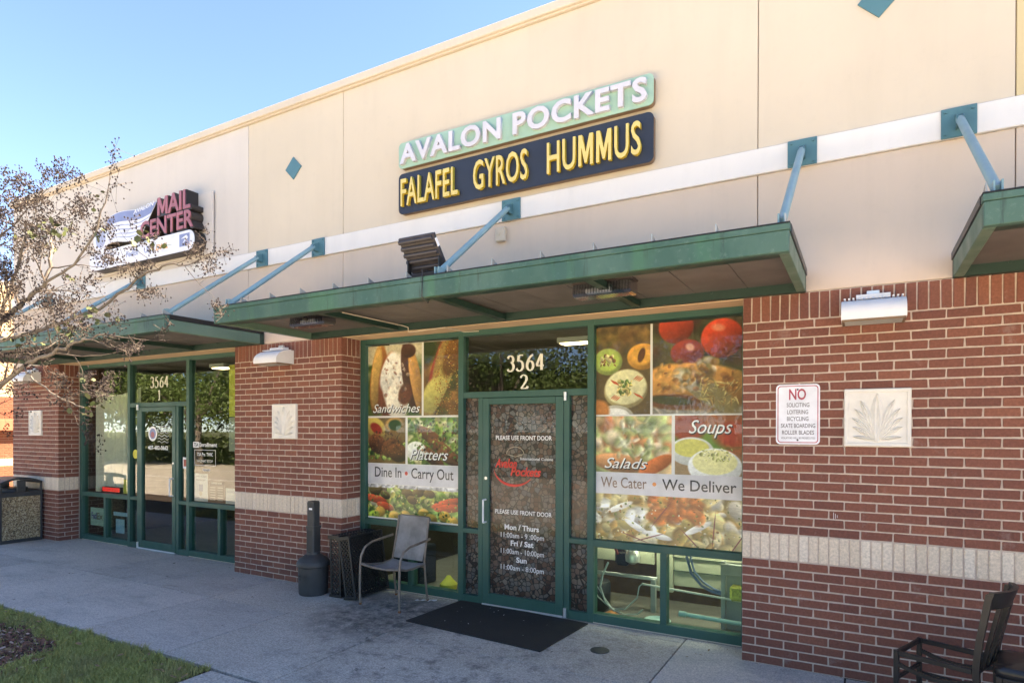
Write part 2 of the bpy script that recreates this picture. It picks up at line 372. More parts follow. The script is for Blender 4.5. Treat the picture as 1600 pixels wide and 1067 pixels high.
def letters(s,x0,x1,zb,cap,y,mat,parent,thick,bold=.02,track=0,sidemat=None,name='letter'):
    pos=[]
    for i,ch in enumerate(s):
        if ch==' ': continue
        full=rawwidth(s[:i+1],bold); own=rawwidth(ch,bold); w=own[1]-own[0]
        pos.append((ch,full[1]-w+track*i,full[1]+track*i))
    lo,hi=pos[0][1],pos[-1][2]; k=(x1-x0)/(hi-lo)
    for ch,a,b in pos:
        if ch=='M':
            A,Bx=x0+(a-lo)*k,x0+(b-lo)*k; w_=Bx-A; e_=bold*cap if bold>.03 else 0
            pl_=[(0,0),(.0,1),(.24,1),(.5,.42),(.76,1),(1,1),(1,0),(.80,0),(.80,.60),(.57,.08),(.43,.08),(.20,.60),(.20,0)] if bold<=.03 else [(-.03,-.03),(-.03,1.03),(.28,1.03),(.5,.6),(.72,1.03),(1.03,1.03),(1.03,-.03)]
            o=MB().prism([(A+u*w_,zb+v*cap) for u,v in pl_],y-thick,y).build(name,mat,parent)
        else: o=text(name,ch,x0+(a-lo)*k,x0+(b-lo)*k,zb,cap,y,mat,parent,thick,bold)
        if sidemat:
            me=o.data; me.materials.append(sidemat)
            for p in me.polygons:
                if abs(p.normal.y)<.5: p.material_index=1
# serif digits drawn with a broad nib (thick uprights, thin horizontals), unit box 0..1 x 0..1
def arc(cx,cz,rx,rz,a0,a1,n=14): return [(cx+rx*math.cos(R(a0+(a1-a0)*i/n)),cz+rz*math.sin(R(a0+(a1-a0)*i/n))) for i in range(n+1)]
DIG={'3':[arc(.42,.74,.34,.22,160,-80),arc(.40,.29,.40,.27,85,-150)],
'5':[[(.78,.97),(.30,.97)],[(.28,.97),(.2,.60)],[(.2,.60)]+arc(.36,.33,.42,.31,110,-150)],
'6':[[(.80,.96),(.54,.87),(.32,.72),(.18,.54),(.13,.42),(.11,.30),(.12,.22)],arc(.48,.31,.36,.28,0,360,24)],
'4':[[(.62,.98),(.06,.30)],[(.04,.28),(.94,.28)],[(.66,.98),(.66,.02)]],
'2':[arc(.42,.72,.34,.25,165,-20)+[(.60,.45),(.35,.22),(.12,.05)],[(.10,.05),(.86,.05)],[(.80,.04),(.9,.2)]],
'1':[[(.5,.98),(.5,.04)],[(.25,.86),(.5,.96)],[(.25,.02),(.75,.02)]]}
def serif(s,x0,x1,zb,h,y,mat,parent):
    n=len(s); w=(x1-x0)/n
    for i,ch in enumerate(s):
        mb=MB(); k=0
        for st in DIG[ch]:
            L=[]; Rr=[]
            for j,(u,v) in enumerate(st):
                a=st[max(j-1,0)]; b=st[min(j+1,len(st)-1)]
                tx,tz=(b[0]-a[0])*w,(b[1]-a[1])*h; l=math.hypot(tx,tz) or 1; tx/=l; tz/=l
                hw=h*(.040+.050*abs(tz)**1.5)
                px,pz=x0+i*w+w*(.06+.86*u),zb+v*h
                L.append((px-tz*hw,pz+tx*hw)); Rr.append((px+tz*hw,pz-tx*hw))
            base=len(mb.v); m=len(st); yy=y-.0004*k; k+=1
            for q in L: mb.v.append((q[0],yy,q[1]))
            for q in Rr: mb.v.append((q[0],yy,q[1]))
            for j in range(m-1): mb.f.append((base+j,base+j+1,base+m+j+1,base+m+j))
        if ch in '356':
            pass
        mb.build('digit',mat,parent)
# ---------------------------------------------------------------- brickwork
PZ=.2032/3; JX=.0108; BW=.2032-JX; BH=PZ-JX; BD=.092
_bc={}
def brickmesh(w,d,h,mat,var):
    k=(round(w,3),round(d,3),round(h,3),mat.name,var)
    if k not in _bc:
        r=random.Random(hash(k[:3])&0xffff^var*977); mb=MB().box(-w/2,w/2,0,d,-h/2,h/2,.0035)
        mb.v=[(x+r.uniform(-.002,.002),y+r.uniform(-.0016,.0016),z+r.uniform(-.0018,.0018)) for x,y,z in mb.v]
        _bc[k]=mb.mesh('brick',mat)
    return _bc[k]
def cut(a,b,ex):
    segs=[(a,b)]
    for e0,e1 in ex:
        n=[]
        for s0,s1 in segs:
            if e1<=s0 or e0>=s1: n.append((s0,s1))
            else:
                if e0-s0>.012: n.append((s0,e0-JX))
                if s1-e1>.012: n.append((e1+JX,s1))
        segs=n
    return segs
def brickwork(root,xl,xr,leftcorner,corner,panel,limit=300,ret=None,refx=0.0):
    """face in plane y=0 from xl to xr; returns list of placed bricks"""
    P=[]  # (dist, name, w,d,h, x,y,z, mat)
    rows=[( .813-PZ*(k+1)+JX/2, k%2) for k in range(12)]+[(1.016+PZ*k+JX/2,k%2) for k in range(24)]
    for z0,par in rows:
        zc=z0+BH/2; ex=[]
        if panel and z0+BH>panel[2] and z0<panel[3]-.005: ex=[(panel[0],panel[1])]
        # joints referenced to refx; par 0 -> full brick first
        x=refx-(0 if par==0 else .1016)-math.ceil((refx-xl)/.2032+1)*.2032
        while x<xr:
            a,b=x+JX/2,x+.2032-JX/2
            a2,b2=max(a,xl),min(b,xr)
            if corner and b>=xr-JX:
                if par: a2=b2
                else: b2=xr
            if b2-a2>.025:
                for s0,s1 in cut(a2,b2,ex):
                    if s1-s0>.02: P.append(['brick',s1-s0,BD,BH,(s0+s1)/2,0,zc,'brick'])
            x+=.2032
    for z0,h,nm,mt in((.813+JX/2,.2032-JX,'tan_brick','tan'),(2.642+JX/2,.2032-JX,'soldier_brick','brick')):
        x=refx-math.ceil((refx-xl)/PZ+1)*PZ
        while x<xr:
            a,b=max(x+JX/2*.8,xl),min(x+PZ-JX/2*.8,xr)
            if corner and b>=xr-JX: b=xr
            if b-a>.015: P.append([nm,b-a,BD,h,(a+b)/2,0,z0+h/2,mt])
            x+=PZ
    cnt={}
    stuff=MB()
    cx,cy=.82,-5.18
    P.sort(key=lambda q:(q[4]-cx)**2+(q[6]-1.8)**2*.5)
    for nm,w,d,h,x,y,z,mt in P:
        cnt[nm]=cnt.get(nm,0)+1
        y=y+random.uniform(-.0012,.0012)
        if cnt[nm]>limit: stuff.box(x-w/2,x+w/2,y,y+d,z-h/2,z+h/2,.003); continue
        link(nm,brickmesh(w,d,h,M[mt],random.randrange(6)),root,(x,y,z))
    if stuff.v: stuff.build('brickwork',M['brick'],root,kind='stuff')
def returnwall(root,xf,depth):
    """side of a pier facing +x, from y=0 to depth; bricks bonded with the face"""
    rows=[(.813-PZ*(k+1)+JX/2,k%2) for k in range(12)]+[(1.016+PZ*k+JX/2,k%2) for k in range(24)]
    for z0,par in rows:
        zc=z0+BH/2
        segs=[(BD+JX,depth)] if par==0 else [(0.0,BW),(BW+JX,depth)]
        for i,(a,b) in enumerate(segs):
            me=brickmesh(b-a,BD,BH,M['brick'],random.randrange(3))
            # rotate so that the brick's face (-y) looks to +x
            o=link('return_brick',me,root,(xf+random.uniform(-.001,.001),(a+b)/2,zc),(0,0,PI/2))
    for z0,h,nm,mt in((.813+JX/2,.2032-JX,'tan_brick','tan'),(2.642+JX/2,.2032-JX,'soldier_brick','brick')):
        y=BD+JX
        while y<depth-.02:
            b=min(y+PZ-JX*.8,depth); link(nm,brickmesh(b-y,BD,h,M[mt],random.randrange(3)),root,(xf,(y+b)/2,z0+h/2),(0,0,PI/2)); y+=PZ
def relief(root,xc,z0=1.693,z1=2.108,w=.415):
    x0,x1=xc-w/2,xc+w/2
    mb=MB().box(x0,x1,-.012,.05,z0,z1,.004)
    p=mb.build('relief_panel',M['relief'],root)
    rim=MB(); t=.026
    rim.box(x0+.004,x1-.004,-.022,-.0115,z1-t,z1-.003,.003).box(x0+.004,x1-.004,-.022,-.0115,z0+.003,z0+t,.003).box(x0+.004,x0+t,-.0215,-.0115,z0+t,z1-t,.003).box(x1-t,x1-.004,-.0215,-.0115,z0+t,z1-t,.003)
    rim.build('rim',M['relief'],p)
    zb=z0+t+.012; zt=z1-t-.01; H=zt-zb
    def leaf(pts,wid,rise):
        m=MB(); n=len(pts); base=0; rows=[]
        for i,(u,v) in enumerate(pts):
            a=pts[max(i-1,0)];b=pts[min(i+1,n-1)]; tx,tz=b[0]-a[0],b[1]-a[1]; l=math.hypot(tx,tz) or 1; nx,nz=-tz/l,tx/l
            s=i/(n-1); ww=wid*(math.sin(PI*min(1,.12+.88*s))**.7 if s<.999 else 0.02)
            for kx,dy in((-1,0),(-.35,-rise*.9),(0,-rise*.45),(.35,-rise*.9),(1,0)): m.v.append((u+nx*ww*kx,-.012+dy,v+nz*ww*kx))
        for i in range(n-1):
            for k in range(4):
                q=(i*5+k,i*5+k+1,i*5+k+6,i*5+k+5); m.f.append(q)
        m.build('leaf',M['relief'],p,True)
    leaf([(xc,zb+H*i/8) for i in range(9)],.046,.022)
    for s in(-1,1):
        for k,(tx,tz,w2) in enumerate([(.105,.86,.026),(.140,.68,.026),(.155,.49,.025),(.155,.30,.022),(.150,.09,.017)]):
            bx=.018; bz=.05+.0*k
            pts=[]
            for i in range(8):
                q=i/7; zx=bx+(tx-bx)*q**1.25; zz=(.05+.02*k*0)+(tz-.05)*(1-(1-q)**1.15)
                pts.append((xc+s*zx,zb+H*zz))
            leaf(pts,w2,.019)
# ---------------------------------------------------------------- shop building shell
B=thing('shop_building','long cream and tan stucco shop building with a white belt course','building',(0,0,0))
XL,XR=-11.93,9.0
def panel(name,x0,x1,z0,z1,mat,y0=.012,y1=.30):
    return MB().box(x0,x1,y0,y1,z0,z1,.004).build(name,mat,B)
g_=.006
for a,b,mu in((XL,-5.852,'stucco_pale'),(-5.852,-4.257,'stucco_up'),(-4.257,.106,'stucco_up'),(.106,1.69,'stucco_up'),(1.69,6,'stucco_yel'),(6,XR,'stucco_up')):
    panel('upper_stucco_panel',a+(g_/2 if a>XL else 0),b-g_/2,3.990,5.585,M[mu])
    panel('lower_stucco_panel',a+(g_/2 if a>XL else 0),b-g_/2,2.849,3.788,M['stucco_low'],.010)
MB().box(XL,XR,.03,.29,2.86,5.58).build('joint_backing',M['signedge'],B)
MB().box(XL-.01,XR,-.012,.28,3.791,3.987,.004).build('belt_course',M['white'],B)
MB().box(XL-.04,XR,-.045,.36,5.605,5.69,.006).box(XL-.015,XR,-.015,.32,5.587,5.604).build('parapet_cap',M['cap'],B)
MB().box(XL+.02,XR,.301,10,5.2,5.25).build('roof',M['roof'],B)
MB().box(XL,XL+.2,.31,10,0,5.58).box(XL,XR,10,10.2,0,5.58).box(XR-.2,XR,.31,10,0,5.58).build('rear_wall',M['stucco_low'],B)
for cx_,cz_ in((-5.045,4.887),(.915,4.885)):
    h_=.133
    MB().prism([(cx_-h_,cz_),(cx_,cz_-h_),(cx_+h_,cz_),(cx_,cz_+h_)],.0,.02).build('diamond_tile',M['teal'],B)
# soffit of the recesses and header
for a,b in((-10.415,-6.096),(-4.267,0)):
    MB().box(a,b,.012,.31,2.842,2.848).build('soffit',M['soffit'],B)
    MB().box(a,b,.0135,.03,2.835,2.8415).build('soffit_lip',M['soffit'],B)
# interiors
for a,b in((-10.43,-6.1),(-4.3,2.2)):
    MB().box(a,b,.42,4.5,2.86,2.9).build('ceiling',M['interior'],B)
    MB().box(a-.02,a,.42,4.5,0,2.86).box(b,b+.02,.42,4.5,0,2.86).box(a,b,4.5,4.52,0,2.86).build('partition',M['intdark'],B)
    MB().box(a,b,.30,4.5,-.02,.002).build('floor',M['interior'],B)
# ---------------------------------------------------------------- brick wall and piers
rw=thing('brick_wall','red brick wall right of the restaurant window, with tan soldier band and square leaf relief','brick wall',(0,0,0))
MB().box(.0035,3.2,.005,.40,0,2.844).build('mortar',M['mortar'],rw)
brickwork(rw,0.004,3.2,0,0,(.707,1.121,1.70,2.10))
relief(rw,.914)
for k in range(3): MB().box(.640+k*.012,.6425+k*.012,-.0022,.0,1.155+k*.006,1.205-k*.009).build('scratch',M['whiteink'],rw)
pr=thing('brick_pier','red brick pier between the two storefronts, with tan band and leaf relief','brick pier',(-5.18,0,0))
def pier(root,x0,x1,pc):
    q=-root.location.x
    h=thing_holder(root)
    MB().box(x0+.004,x1-.005,.005,.40,0,2.844).build('mortar',M['mortar'],h)
    brickwork(h,x0+.002,x1,0,1,(pc-.2075,pc+.2075,1.70,2.10),refx=x1)
    returnwall(h,x1,.304); relief(h,pc)
def thing_holder(root): root.location=(0,0,0); return root
pier(pr,-6.096,-4.267,-5.178)
pr2=thing('brick_pier','red brick pier at the far left corner of the building, behind the bare tree','brick pier',(-11,0,0))
pier(pr2,-11.93,-10.415,-11.128)
# ---------------------------------------------------------------- storefronts
YF=.305
def storefront(cx,label,poster):
    s=thing('storefront',label,'storefront')
    xl,xr=cx-2.1335,cx+2.1335
    fr=M['frame']
    def bar(name,x0,x1,z0,z1,y0=YF,y1=YF+.11): return MB().box(x0,x1,y0,y1,z0,z1,.003).build(name,fr,s)
    top=2.842
    bar('jamb',xl,xl+.07,.0,top); bar('jamb',xr-.05,xr,.0,top)
    for sg in(-1,1): bar('mullion',cx+sg*.7325-.0325,cx+sg*.7325+.0325,.0,top)
    for a,b in((xl+.07,cx-.765),(cx-.70,cx+.70),(cx+.765,xr-.05)): bar('head_rail',a,b,2.785,top,YF+.002,YF+.108)
    bar('transom_bar',cx-.70,cx+.70,2.135,2.20,YF+.002,YF+.108)
    for a,b in((xl+.07,cx-.765),(cx+.765,xr-.05)):
        bar('middle_rail',a,b,.715,.78,YF+.002,YF+.108); bar('sill_rail',a,b,.003,.085,YF+.002,YF+.108)
        m_=(a+b)/2+ (.01 if a<cx else 0); bar('lower_mullion',m_-.028,m_+.028,.085,.715,YF+.001,YF+.109)
        for p0,p1 in((a,m_-.028),(m_+.028,b)): MB().box(p0,p1,.350,.356,.085,.715).build('pane',M['glass'],s)
        MB().box(a,b,.350,.356,.78,2.785).build('pane',M['glassp'] if poster else M['glassd'],s)
        MB().box(a,b,YF-.002,YF+.006,-.002,.010).build('sealant',M['beigep'],s)
    for sg in(-1,1):
        a,b=sorted((cx+sg*.458,cx+sg*.515)); bar('door_jamb',a,b,.0,2.135,YF+.003,YF+.107)
        a,b=sorted((cx+sg*.515,cx+sg*.70)); bar('middle_rail',a,b,.725,.775,YF+.004,YF+.106); bar('sill_rail',a,b,.0,.08,YF+.004,YF+.106)
        gm_=M['glassf' if poster else 'glassd']; MB().box(a,b,.350,.356,.08,.725).build('pane',gm_,s); MB().box(a,b,.350,.356,.775,2.135).build('pane',gm_,s)
        if poster: MB().box(a,b,.360,.362,.08,2.135).build('window_film',M['mosaic'],s)
    MB().box(cx-.70,cx+.70,.350,.356,2.20,2.785).build('pane',M['glassd'],s)
    # door leaf
    d=MB(); a,b=cx-.455,cx+.455; y0,y1=YF-.004,YF+.04; st=.072
    d.box(a,a+st,y0,y1,.015,2.13,.003).box(b-st-.01,b,y0,y1,.015,2.13,.003).box(a+st,b-st-.01,y0+.001,y1-.001,2.065,2.13,.003).box(a+st,b-st-.01,y0+.001,y1-.001,.015,.13,.003)
    dr=d.build('door',fr,s); MB().box(cx-.458,cx+.458,YF+.03,YF+.10,2.131,2.1345).build('stop',fr,s)
    MB().box(a+st,b-st-.01,.330,.336,.13,2.065).build('pane',M['glassf' if poster else 'glassd'],dr)
    if poster: MB().box(a+st,b-st-.01,.338,.340,.13,2.065).build('window_film',M['mosaic'],dr)
    hx=(a+.04) if poster else (b-.05); sg=1
    z0,z1=.84,1.09
    if poster: z0,z1=.86,1.09
    MB().tube([(hx,y0,z0),(hx,y0-.05,z0)]+[(hx+ (0),y0-.055,z0+(z1-z0)*i/6) for i in range(7)]+[(hx,y0-.05,z1),(hx,y0,z1)],.0095,8).build('handle',M['whitep'],dr,True)
    MB().tube([(hx,y0-.004,z1+.22),(hx,y0+.01,z1+.22)],.016,14).build('lock_cylinder',M['alum'],dr)
    hb=(b+.022) if poster else (a-.022)
    MB().tube([(hb,YF-.010,2.09),(hb,YF-.010,2.17)],.016,10).build('pivot_hinge',M['alum'],s); MB().tube([(hb,YF-.010,.012),(hb,YF-.010,.10)],.016,10).build('pivot_hinge',M['alum'],s)
    MB().box(a,b,y0-.016,y0-.002,.006,.024,.003).build('door_sweep',M['alum'],dr); MB().box(cx-.50,cx+.50,.27,.40,.0,.008,.002).build('threshold',M['galv'],s)
    return s,dr
sf2,door2=storefront(-2.1335,'green framed restaurant storefront with food pictures in its windows and a mosaic filmed door',True)
sf1,door1=storefront(-8.2555,'green framed mail shop storefront on the left with sheer curtain and clear glass door',False)
# transom numbers
serif('3564',-2.335,-1.895,2.395,.165,.348,M['creamink'],sf2); serif('2',-2.185,-2.07,2.215,.145,.348,M['creamink'],sf2)
serif('3564',-8.50,-8.03,2.42,.165,.348,M['creamink'],sf1); serif('1',-8.33,-8.20,2.235,.15,.348,M['creamink'],sf1)
yd=.3285
text('lettering','PLEASE USE FRONT DOOR',-2.446,-1.812,1.705,.042,yd,M['whiteink'],door2,.0005,.012)
text('lettering','PLEASE USE FRONT DOOR',-2.452,-1.812,.955,.042,yd,M['whiteink'],door2,.0005,.012)
for s_,x0,x1,zb,b_ in(('Mon / Thurs',-2.342,-1.95,.800,.03),('11:00am - 9 :00pm',-2.385,-1.895,.718,.004),('Fri / Sat',-2.27,-2.01,.640,.03),('11:00am - 10:00pm',-2.385,-1.895,.556,.004),('Sun',-2.205,-2.085,.475,.03),('11:00am - 8:00pm',-2.385,-1.895,.392,.004)):
    text('lettering',s_,x0,x1,zb,.050,yd,M['whiteink'],door2,.0005,b_)
lg=text('logo','Avalon',-2.455,-2.20,1.425,.085,yd,M['red'],door2,.0005,.025,.35)
text('logo','Pockets',-2.275,-1.93,1.345,.085,yd,M['red'],door2,.0005,.025,.3)
text('logo','International Cuisine',-2.16,-1.80,1.505,.026,yd,M['whiteink'],door2,.0005,.004)
mb=MB()
pts=[(-2.235+.235*math.cos(R(a)),1.42+.175*math.sin(R(a))) for a in range(172,332,8)]
for i in range(len(pts)-1):
    w0=.006+.020*math.sin(PI*i/len(pts)); w1=.006+.020*math.sin(PI*(i+1)/len(pts))
    (a,b),(c_,d_)=pts[i],pts[i+1]; mb.add([(a,yd-.001,b-w0*.5),(c_,yd-.001,d_-w1*.5),(c_,yd-.001,d_+w1*.5),(a,yd-.001,b+w0*.5)],[(0,1,2,3)])
mb.build('logo',M['red'],door2)
mb=MB().tube([(-2.30+.0*0+.10*math.cos(R(a))+.08,yd,1.56+.075*math.sin(R(a))) for a in range(0,190,12)],.0022,5).tube([(-2.31,yd,1.558),(-2.22,yd,1.535),(-2.13,yd,1.562)],.0022,5); mb.build('logo',M['beigep'],door2)
# ---- printed window posters, painted into small procedural rasters
class Cv:
    def __init__(s,w,h,col=(.5,.5,.5),k=420):
        s.k=k; s.W=int(w*k); s.H=int(h*k); s.a=np.ones((s.H,s.W,3),np.float32)*np.array(col,np.float32); s.r=np.random.default_rng(11)
    def region(s,x0,y0,x1,y1): return int(x0*s.W),int(y0*s.H),int(x1*s.W),int(y1*s.H)
    def rect(s,b,col): x0,y0,x1,y1=s.region(*b); s.a[y0:y1,x0:x1]=np.array(col)/255
    def ell(s,clip,cx,cy,rx,ry,ang,col,soft=.12,al=1,shade=.0):
        """centre and radii as fractions of the clip box width; col 0..255"""
        X0,Y0,X1,Y1=clip; w=X1-X0; px,py=X0+cx*w,Y0+cy*w; rx*=w; ry*=w; m=max(rx,ry)*1.2+2
        x0,x1=max(X0,int(px-m)),min(X1,int(px+m)); y0,y1=max(Y0,int(py-m)),min(Y1,int(py+m))
        if x1<=x0 or y1<=y0: return
        yy,xx=np.mgrid[y0:y1,x0:x1]; c,sn=math.cos(ang),math.sin(ang); dx,dy=xx-px,yy-py
        u=(dx*c+dy*sn)/max(rx,.5); v=(-dx*sn+dy*c)/max(ry,.5); d=np.sqrt(u*u+v*v)
        m_=np.clip((1-d)/soft+.5,0,1)*al; col=np.array(col)/255.*(1-shade*np.clip((u*.5+v*.8+.2),-.6,1))[...,None]
        s.a[y0:y1,x0:x1]=s.a[y0:y1,x0:x1]*(1-m_[...,None])+col*m_[...,None]
    def bits(s,clip,n,box,r,cols,asp=(1,2.2),soft=.4,al=.9,shade=.35):
        ar=(clip[3]-clip[1])/(clip[2]-clip[0])
        for _ in range(n):
            cx=s.r.uniform(box[0],box[2]); cy=s.r.uniform(box[1],box[3])*ar; q=s.r.uniform(*r); a=s.r.uniform(*asp)
            c=np.array(cols[s.r.integers(len(cols))])*s.r.uniform(.8,1.15); s.ell(clip,cx,cy,q,q/a,s.r.uniform(0,3.14),np.clip(c,0,255),soft,al,shade)
    def mott(s,clip,amt,cells=24):
        X0,Y0,X1,Y1=clip; h,w=Y1-Y0,X1-X0; tot=np.zeros((h,w),np.float32); am=1
        for o in range(4):
            c=cells*2**o; g=s.r.random((c+2,c+2)).astype(np.float32); ys=np.linspace(0,c,h); xs=np.linspace(0,c*w/h if w<h else c,w)%c
            yi,xi=ys.astype(int),xs.astype(int); fy,fx=(ys-yi)[:,None],(xs-xi)[None]
            tot+=am*((g[yi][:,xi]*(1-fy)+g[yi+1][:,xi]*fy)*(1-fx)+(g[yi][:,xi+1]*(1-fy)+g[yi+1][:,xi+1]*fy)*fx-.5); am*=.75
        s.a[Y0:Y1,X0:X1]=np.clip(s.a[Y0:Y1,X0:X1]*(1+amt*tot[...,None]),0,1)
    def mat(s,name):
        im=bpy.data.images.new(name,s.W,s.H); px=np.ones((s.H,s.W,4),np.float32); px[...,:3]=np.clip(s.a[::-1],0,1); im.pixels.foreach_set(px.ravel()); im.update(); im.pack()
        t=NT(name); tx=t.n('ShaderNodeTexImage'); tx.image=im; tx.extension='EXTEND'; t.l(t.n('ShaderNodeTexCoord').outputs['UV'],tx.inputs[0])
        return t.set(tx.outputs[0],.55)
def printed(name,x0,x1,z0,z1,y,mat,label,cat,th=.0015):
    mb=MB().box(x0,x1,y,y+th,z0,z1); o=mb.build(name,mat); me=o.data; uv=me.uv_layers.new(name='UVMap')
    for p in me.polygons:
        for li in p.loop_indices:
            v=me.vertices[me.loops[li].vertex_index].co; uv.data[li].uv=((v.x-x0)/(x1-x0),(v.z-z0)/(z1-z0))
    return tag(o,label,cat)
GR=[(60,95,30),(95,130,45),(130,160,70),(40,70,25),(160,185,95)]
MEAT=[(105,62,34),(78,42,24),(140,88,50),(60,32,20)]
def left_poster():
    x0,x1,z0,z1=-4.195,-2.90,.785,2.765; c=Cv(x1-x0,z1-z0,(225/255,220/255,215/255)); zf=lambda z:(z1-z)/(z1-z0); xf=lambda x:(x-x0)/(x1-x0)
    g=.007
    # sandwiches
    q=c.region(0,zf(2.765),xf(-3.408)-g,zf(1.955)-g*.4); c.a[q[1]:q[3],q[0]:q[2]]=np.array((150,140,95))/255
    A=c.ell
    A(q,.5,.15,.8,.35,0,(205,195,165),.8); A(q,.95,.75,.3,.5,0,(58,85,30),.5); A(q,.05,.85,.25,.4,0,(70,88,35),.5); c.bits(q,90,(0,.3,1,.9),(.03,.1),[(70,95,35),(110,125,60),(45,65,25)],(1,2),.8,.6)
    A(q,.2,.5,.16,.52,.12,(150,95,45),.12,1,.3); A(q,.16,.45,.10,.46,.12,(205,165,95),.25,1,.3)
    A(q,.42,.62,.22,.5,.05,(120,62,42),.2,1,.3); A(q,.52,.52,.24,.40,.15,(238,230,220),.15,1,.15); A(q,.40,.38,.14,.30,.4,(245,240,232),.2,1,.15); A(q,.55,.85,.2,.26,-.2,(232,222,206),.2,1,.2)
    A(q,.80,.48,.15,.52,-.2,(70,38,22),.12,1,.2); A(q,.9,.55,.10,.50,-.22,(190,140,75),.2,1,.35); A(q,.76,.1,.13,.1,0,(75,42,28),.2,1,.2); A(q,.7,.72,.12,.16,.3,(96,48,30),.3)
    c.bits(q,50,(.3,.2,.8,.95),(.012,.04),[(245,240,230),(200,170,150),(120,60,40),(225,205,185)],(1,2.5),.6,.6)
    A(q,.45,1.32,.6,.12,0,(95,62,32),.5,.8); c.mott(q,.16)
    q=c.region(xf(-3.40)+g,zf(2.765),1,zf(1.955)-g*.4); c.a[q[1]:q[3],q[0]:q[2]]=np.array((120,84,40))/255
    c.bits(q,60,(0,0,1,1),(.08,.22),[(95,62,30),(150,105,55),(60,70,28)],(1,2),.9,.6)
    A(q,.62,.62,.20,1.1,.42,(205,190,110),.12,1,.25); A(q,.35,.55,.12,.62,.35,(150,52,40),.3,1,.2); A(q,.5,.4,.16,.62,.36,(165,150,80),.3,.8); A(q,.85,.25,.26,.6,.45,(120,78,32),.25,1,.2)
    A(q,.2,1.2,.22,.42,.4,(190,178,98),.25,1,.2); c.bits(q,420,(.3,0,1,1),(.008,.018),[(190,130,50),(220,190,100),(140,60,30),(110,80,30)],(1,1.5),.8,.8)
    A(q,.1,.1,.25,.35,0,(45,62,22),.5); c.mott(q,.14)
    # falafel
    q=c.region(0,zf(1.94),xf(-3.635)-g,zf(1.42)); c.a[q[1]:q[3],q[0]:q[2]]=np.array((110,86,48))/255
    A(q,.2,.2,.3,.2,.5,(190,165,80),.2,1,.3); A(q,.22,.22,.17,.1,.5,(150,42,30),.3); A(q,.72,.15,.25,.16,0,(160,120,60),.2,1,.3); A(q,.72,.15,.17,.11,0,(35,70,35),.3)
    c.bits(q,140,(0,.55,1,.9),(.02,.06),GR,(1,2),.5,.9)
    for u,v,a in((.26,.55,.5),(.62,.62,-.3),(.80,.72,.2)): A(q,u,v,.26,.19,a,(92,50,26),.15,1,.6); 
    A(q,.5,1.15,1,.14,0,(140,92,45),.4); c.bits(q,200,(.1,.3,.9,.8),(.01,.03),MEAT,(1,1.5),.6,.6); c.mott(q,.1)
    # platters
    q=c.region(xf(-3.62)+g,zf(1.94),1,zf(1.42)); c.a[q[1]:q[3],q[0]:q[2]]=np.array((150,150,95))/255
    c.bits(q,220,(0,0,1,1),(.03,.09),GR+[(215,205,150),(230,225,190)],(1,2),.6,.8)
    for u,v,a in((.45,.3,.5),(.65,.48,.5),(.45,.6,.6),(.82,.62,.4)): A(q,u,v,.30,.10,a,(98,56,32),.2,1,.5)
    A(q,.16,.52,.2,.15,0,(225,222,210),.12,1,.2); A(q,.16,.48,.15,.09,0,(240,240,230),.2); c.bits(q,160,(.1,.1,1,.9),(.01,.03),MEAT+GR,(1,2),.6,.8); c.mott(q,.1)
    # salad strip
    q=c.region(0,zf(1.178),1,zf(.80)); c.a[q[1]:q[3],q[0]:q[2]]=np.array((150,150,95))/255
    c.bits(q,420,(0,.1,1,1),(.016,.05),GR+[(200,200,130),(225,220,190),(190,180,80)],(1,2.2),.5,.95)
    for u,v,rr,a in((.08,.06,.07,.2),(.16,.04,.06,0),(.2,.09,.06,.3),(.45,.07,.07,.2),(.5,.12,.06,.2),(.57,.05,.07,-.2),(.68,.06,.06,.1)): A(q,u,v,rr,rr*.6,a,(100,84,48),.15,1,.6)
    for u,v,rx,a in((.08,.13,.14,.15),(.86,.13,.16,-.25),(.88,.17,.15,-.1),(.2,.19,.10,.2)): A(q,u,v,rx,.035,a,(205,84,48),.15,1,.4)
    for u,v in((.14,.24),(.3,.27),(.42,.26),(.62,.23),(.7,.27),(.84,.24),(.92,.28),(.5,.29),(.07,.28)): A(q,u,v,.06,.045,0,(222,176,78) if s_odd(u) else (165,190,70),.25,1,.4)
    c.bits(q,130,(0,.25,1,1),(.006,.014),GR+[(230,190,90),(240,220,150),(120,140,50)],(1,2),.5,.8); 
    q2=c.region(0,zf(1.178),1,zf(1.14)); c.bits(q2,60,(0,0,1,.6),(.02,.06),[(215,212,215)],(1.5,3),.7,.9)
    c.mott(q,.16)
    return printed('window_poster',x0,x1,z0,z1,.358,c.mat('sandwich_print'),'tall window poster of sandwiches and platters reading Dine In, Carry Out','window poster')
def s_odd(u): return int(u*100)%2==0
pl=left_poster()
def script(s,x0,x1,zb,cap,parent,y=.3565,sh=.38,slope=0):
    text('shadow_lettering',s,x0+.008,x1+.008,zb-.010,cap,y+.0004,M['darkink'],parent,.0003,.004,sh,slope)
    text('lettering',s,x0,x1,zb,cap,y,M['whiteink'],parent,.0003,.0,sh,slope)
script('Sandwiches',-4.12,-3.44,2.00,.095,pl); script('Platters',-3.58,-3.06,1.475,.115,pl)
MB().box(-4.195,-2.90,.3570,.3576,1.185,1.415).build('print_band',M['strip'],pl)
text('lettering','Dine In',-4.09,-3.70,1.265,.112,.3565,M['darkink'],pl,.0004,.008); text('lettering','Carry Out',-3.56,-2.99,1.265,.112,.3565,M['darkink'],pl,.0004,.008)
MB().tube([(-3.63,.3565,1.315),(-3.63,.3561,1.315)],.022,16).build('bullet',M['red'],pl)
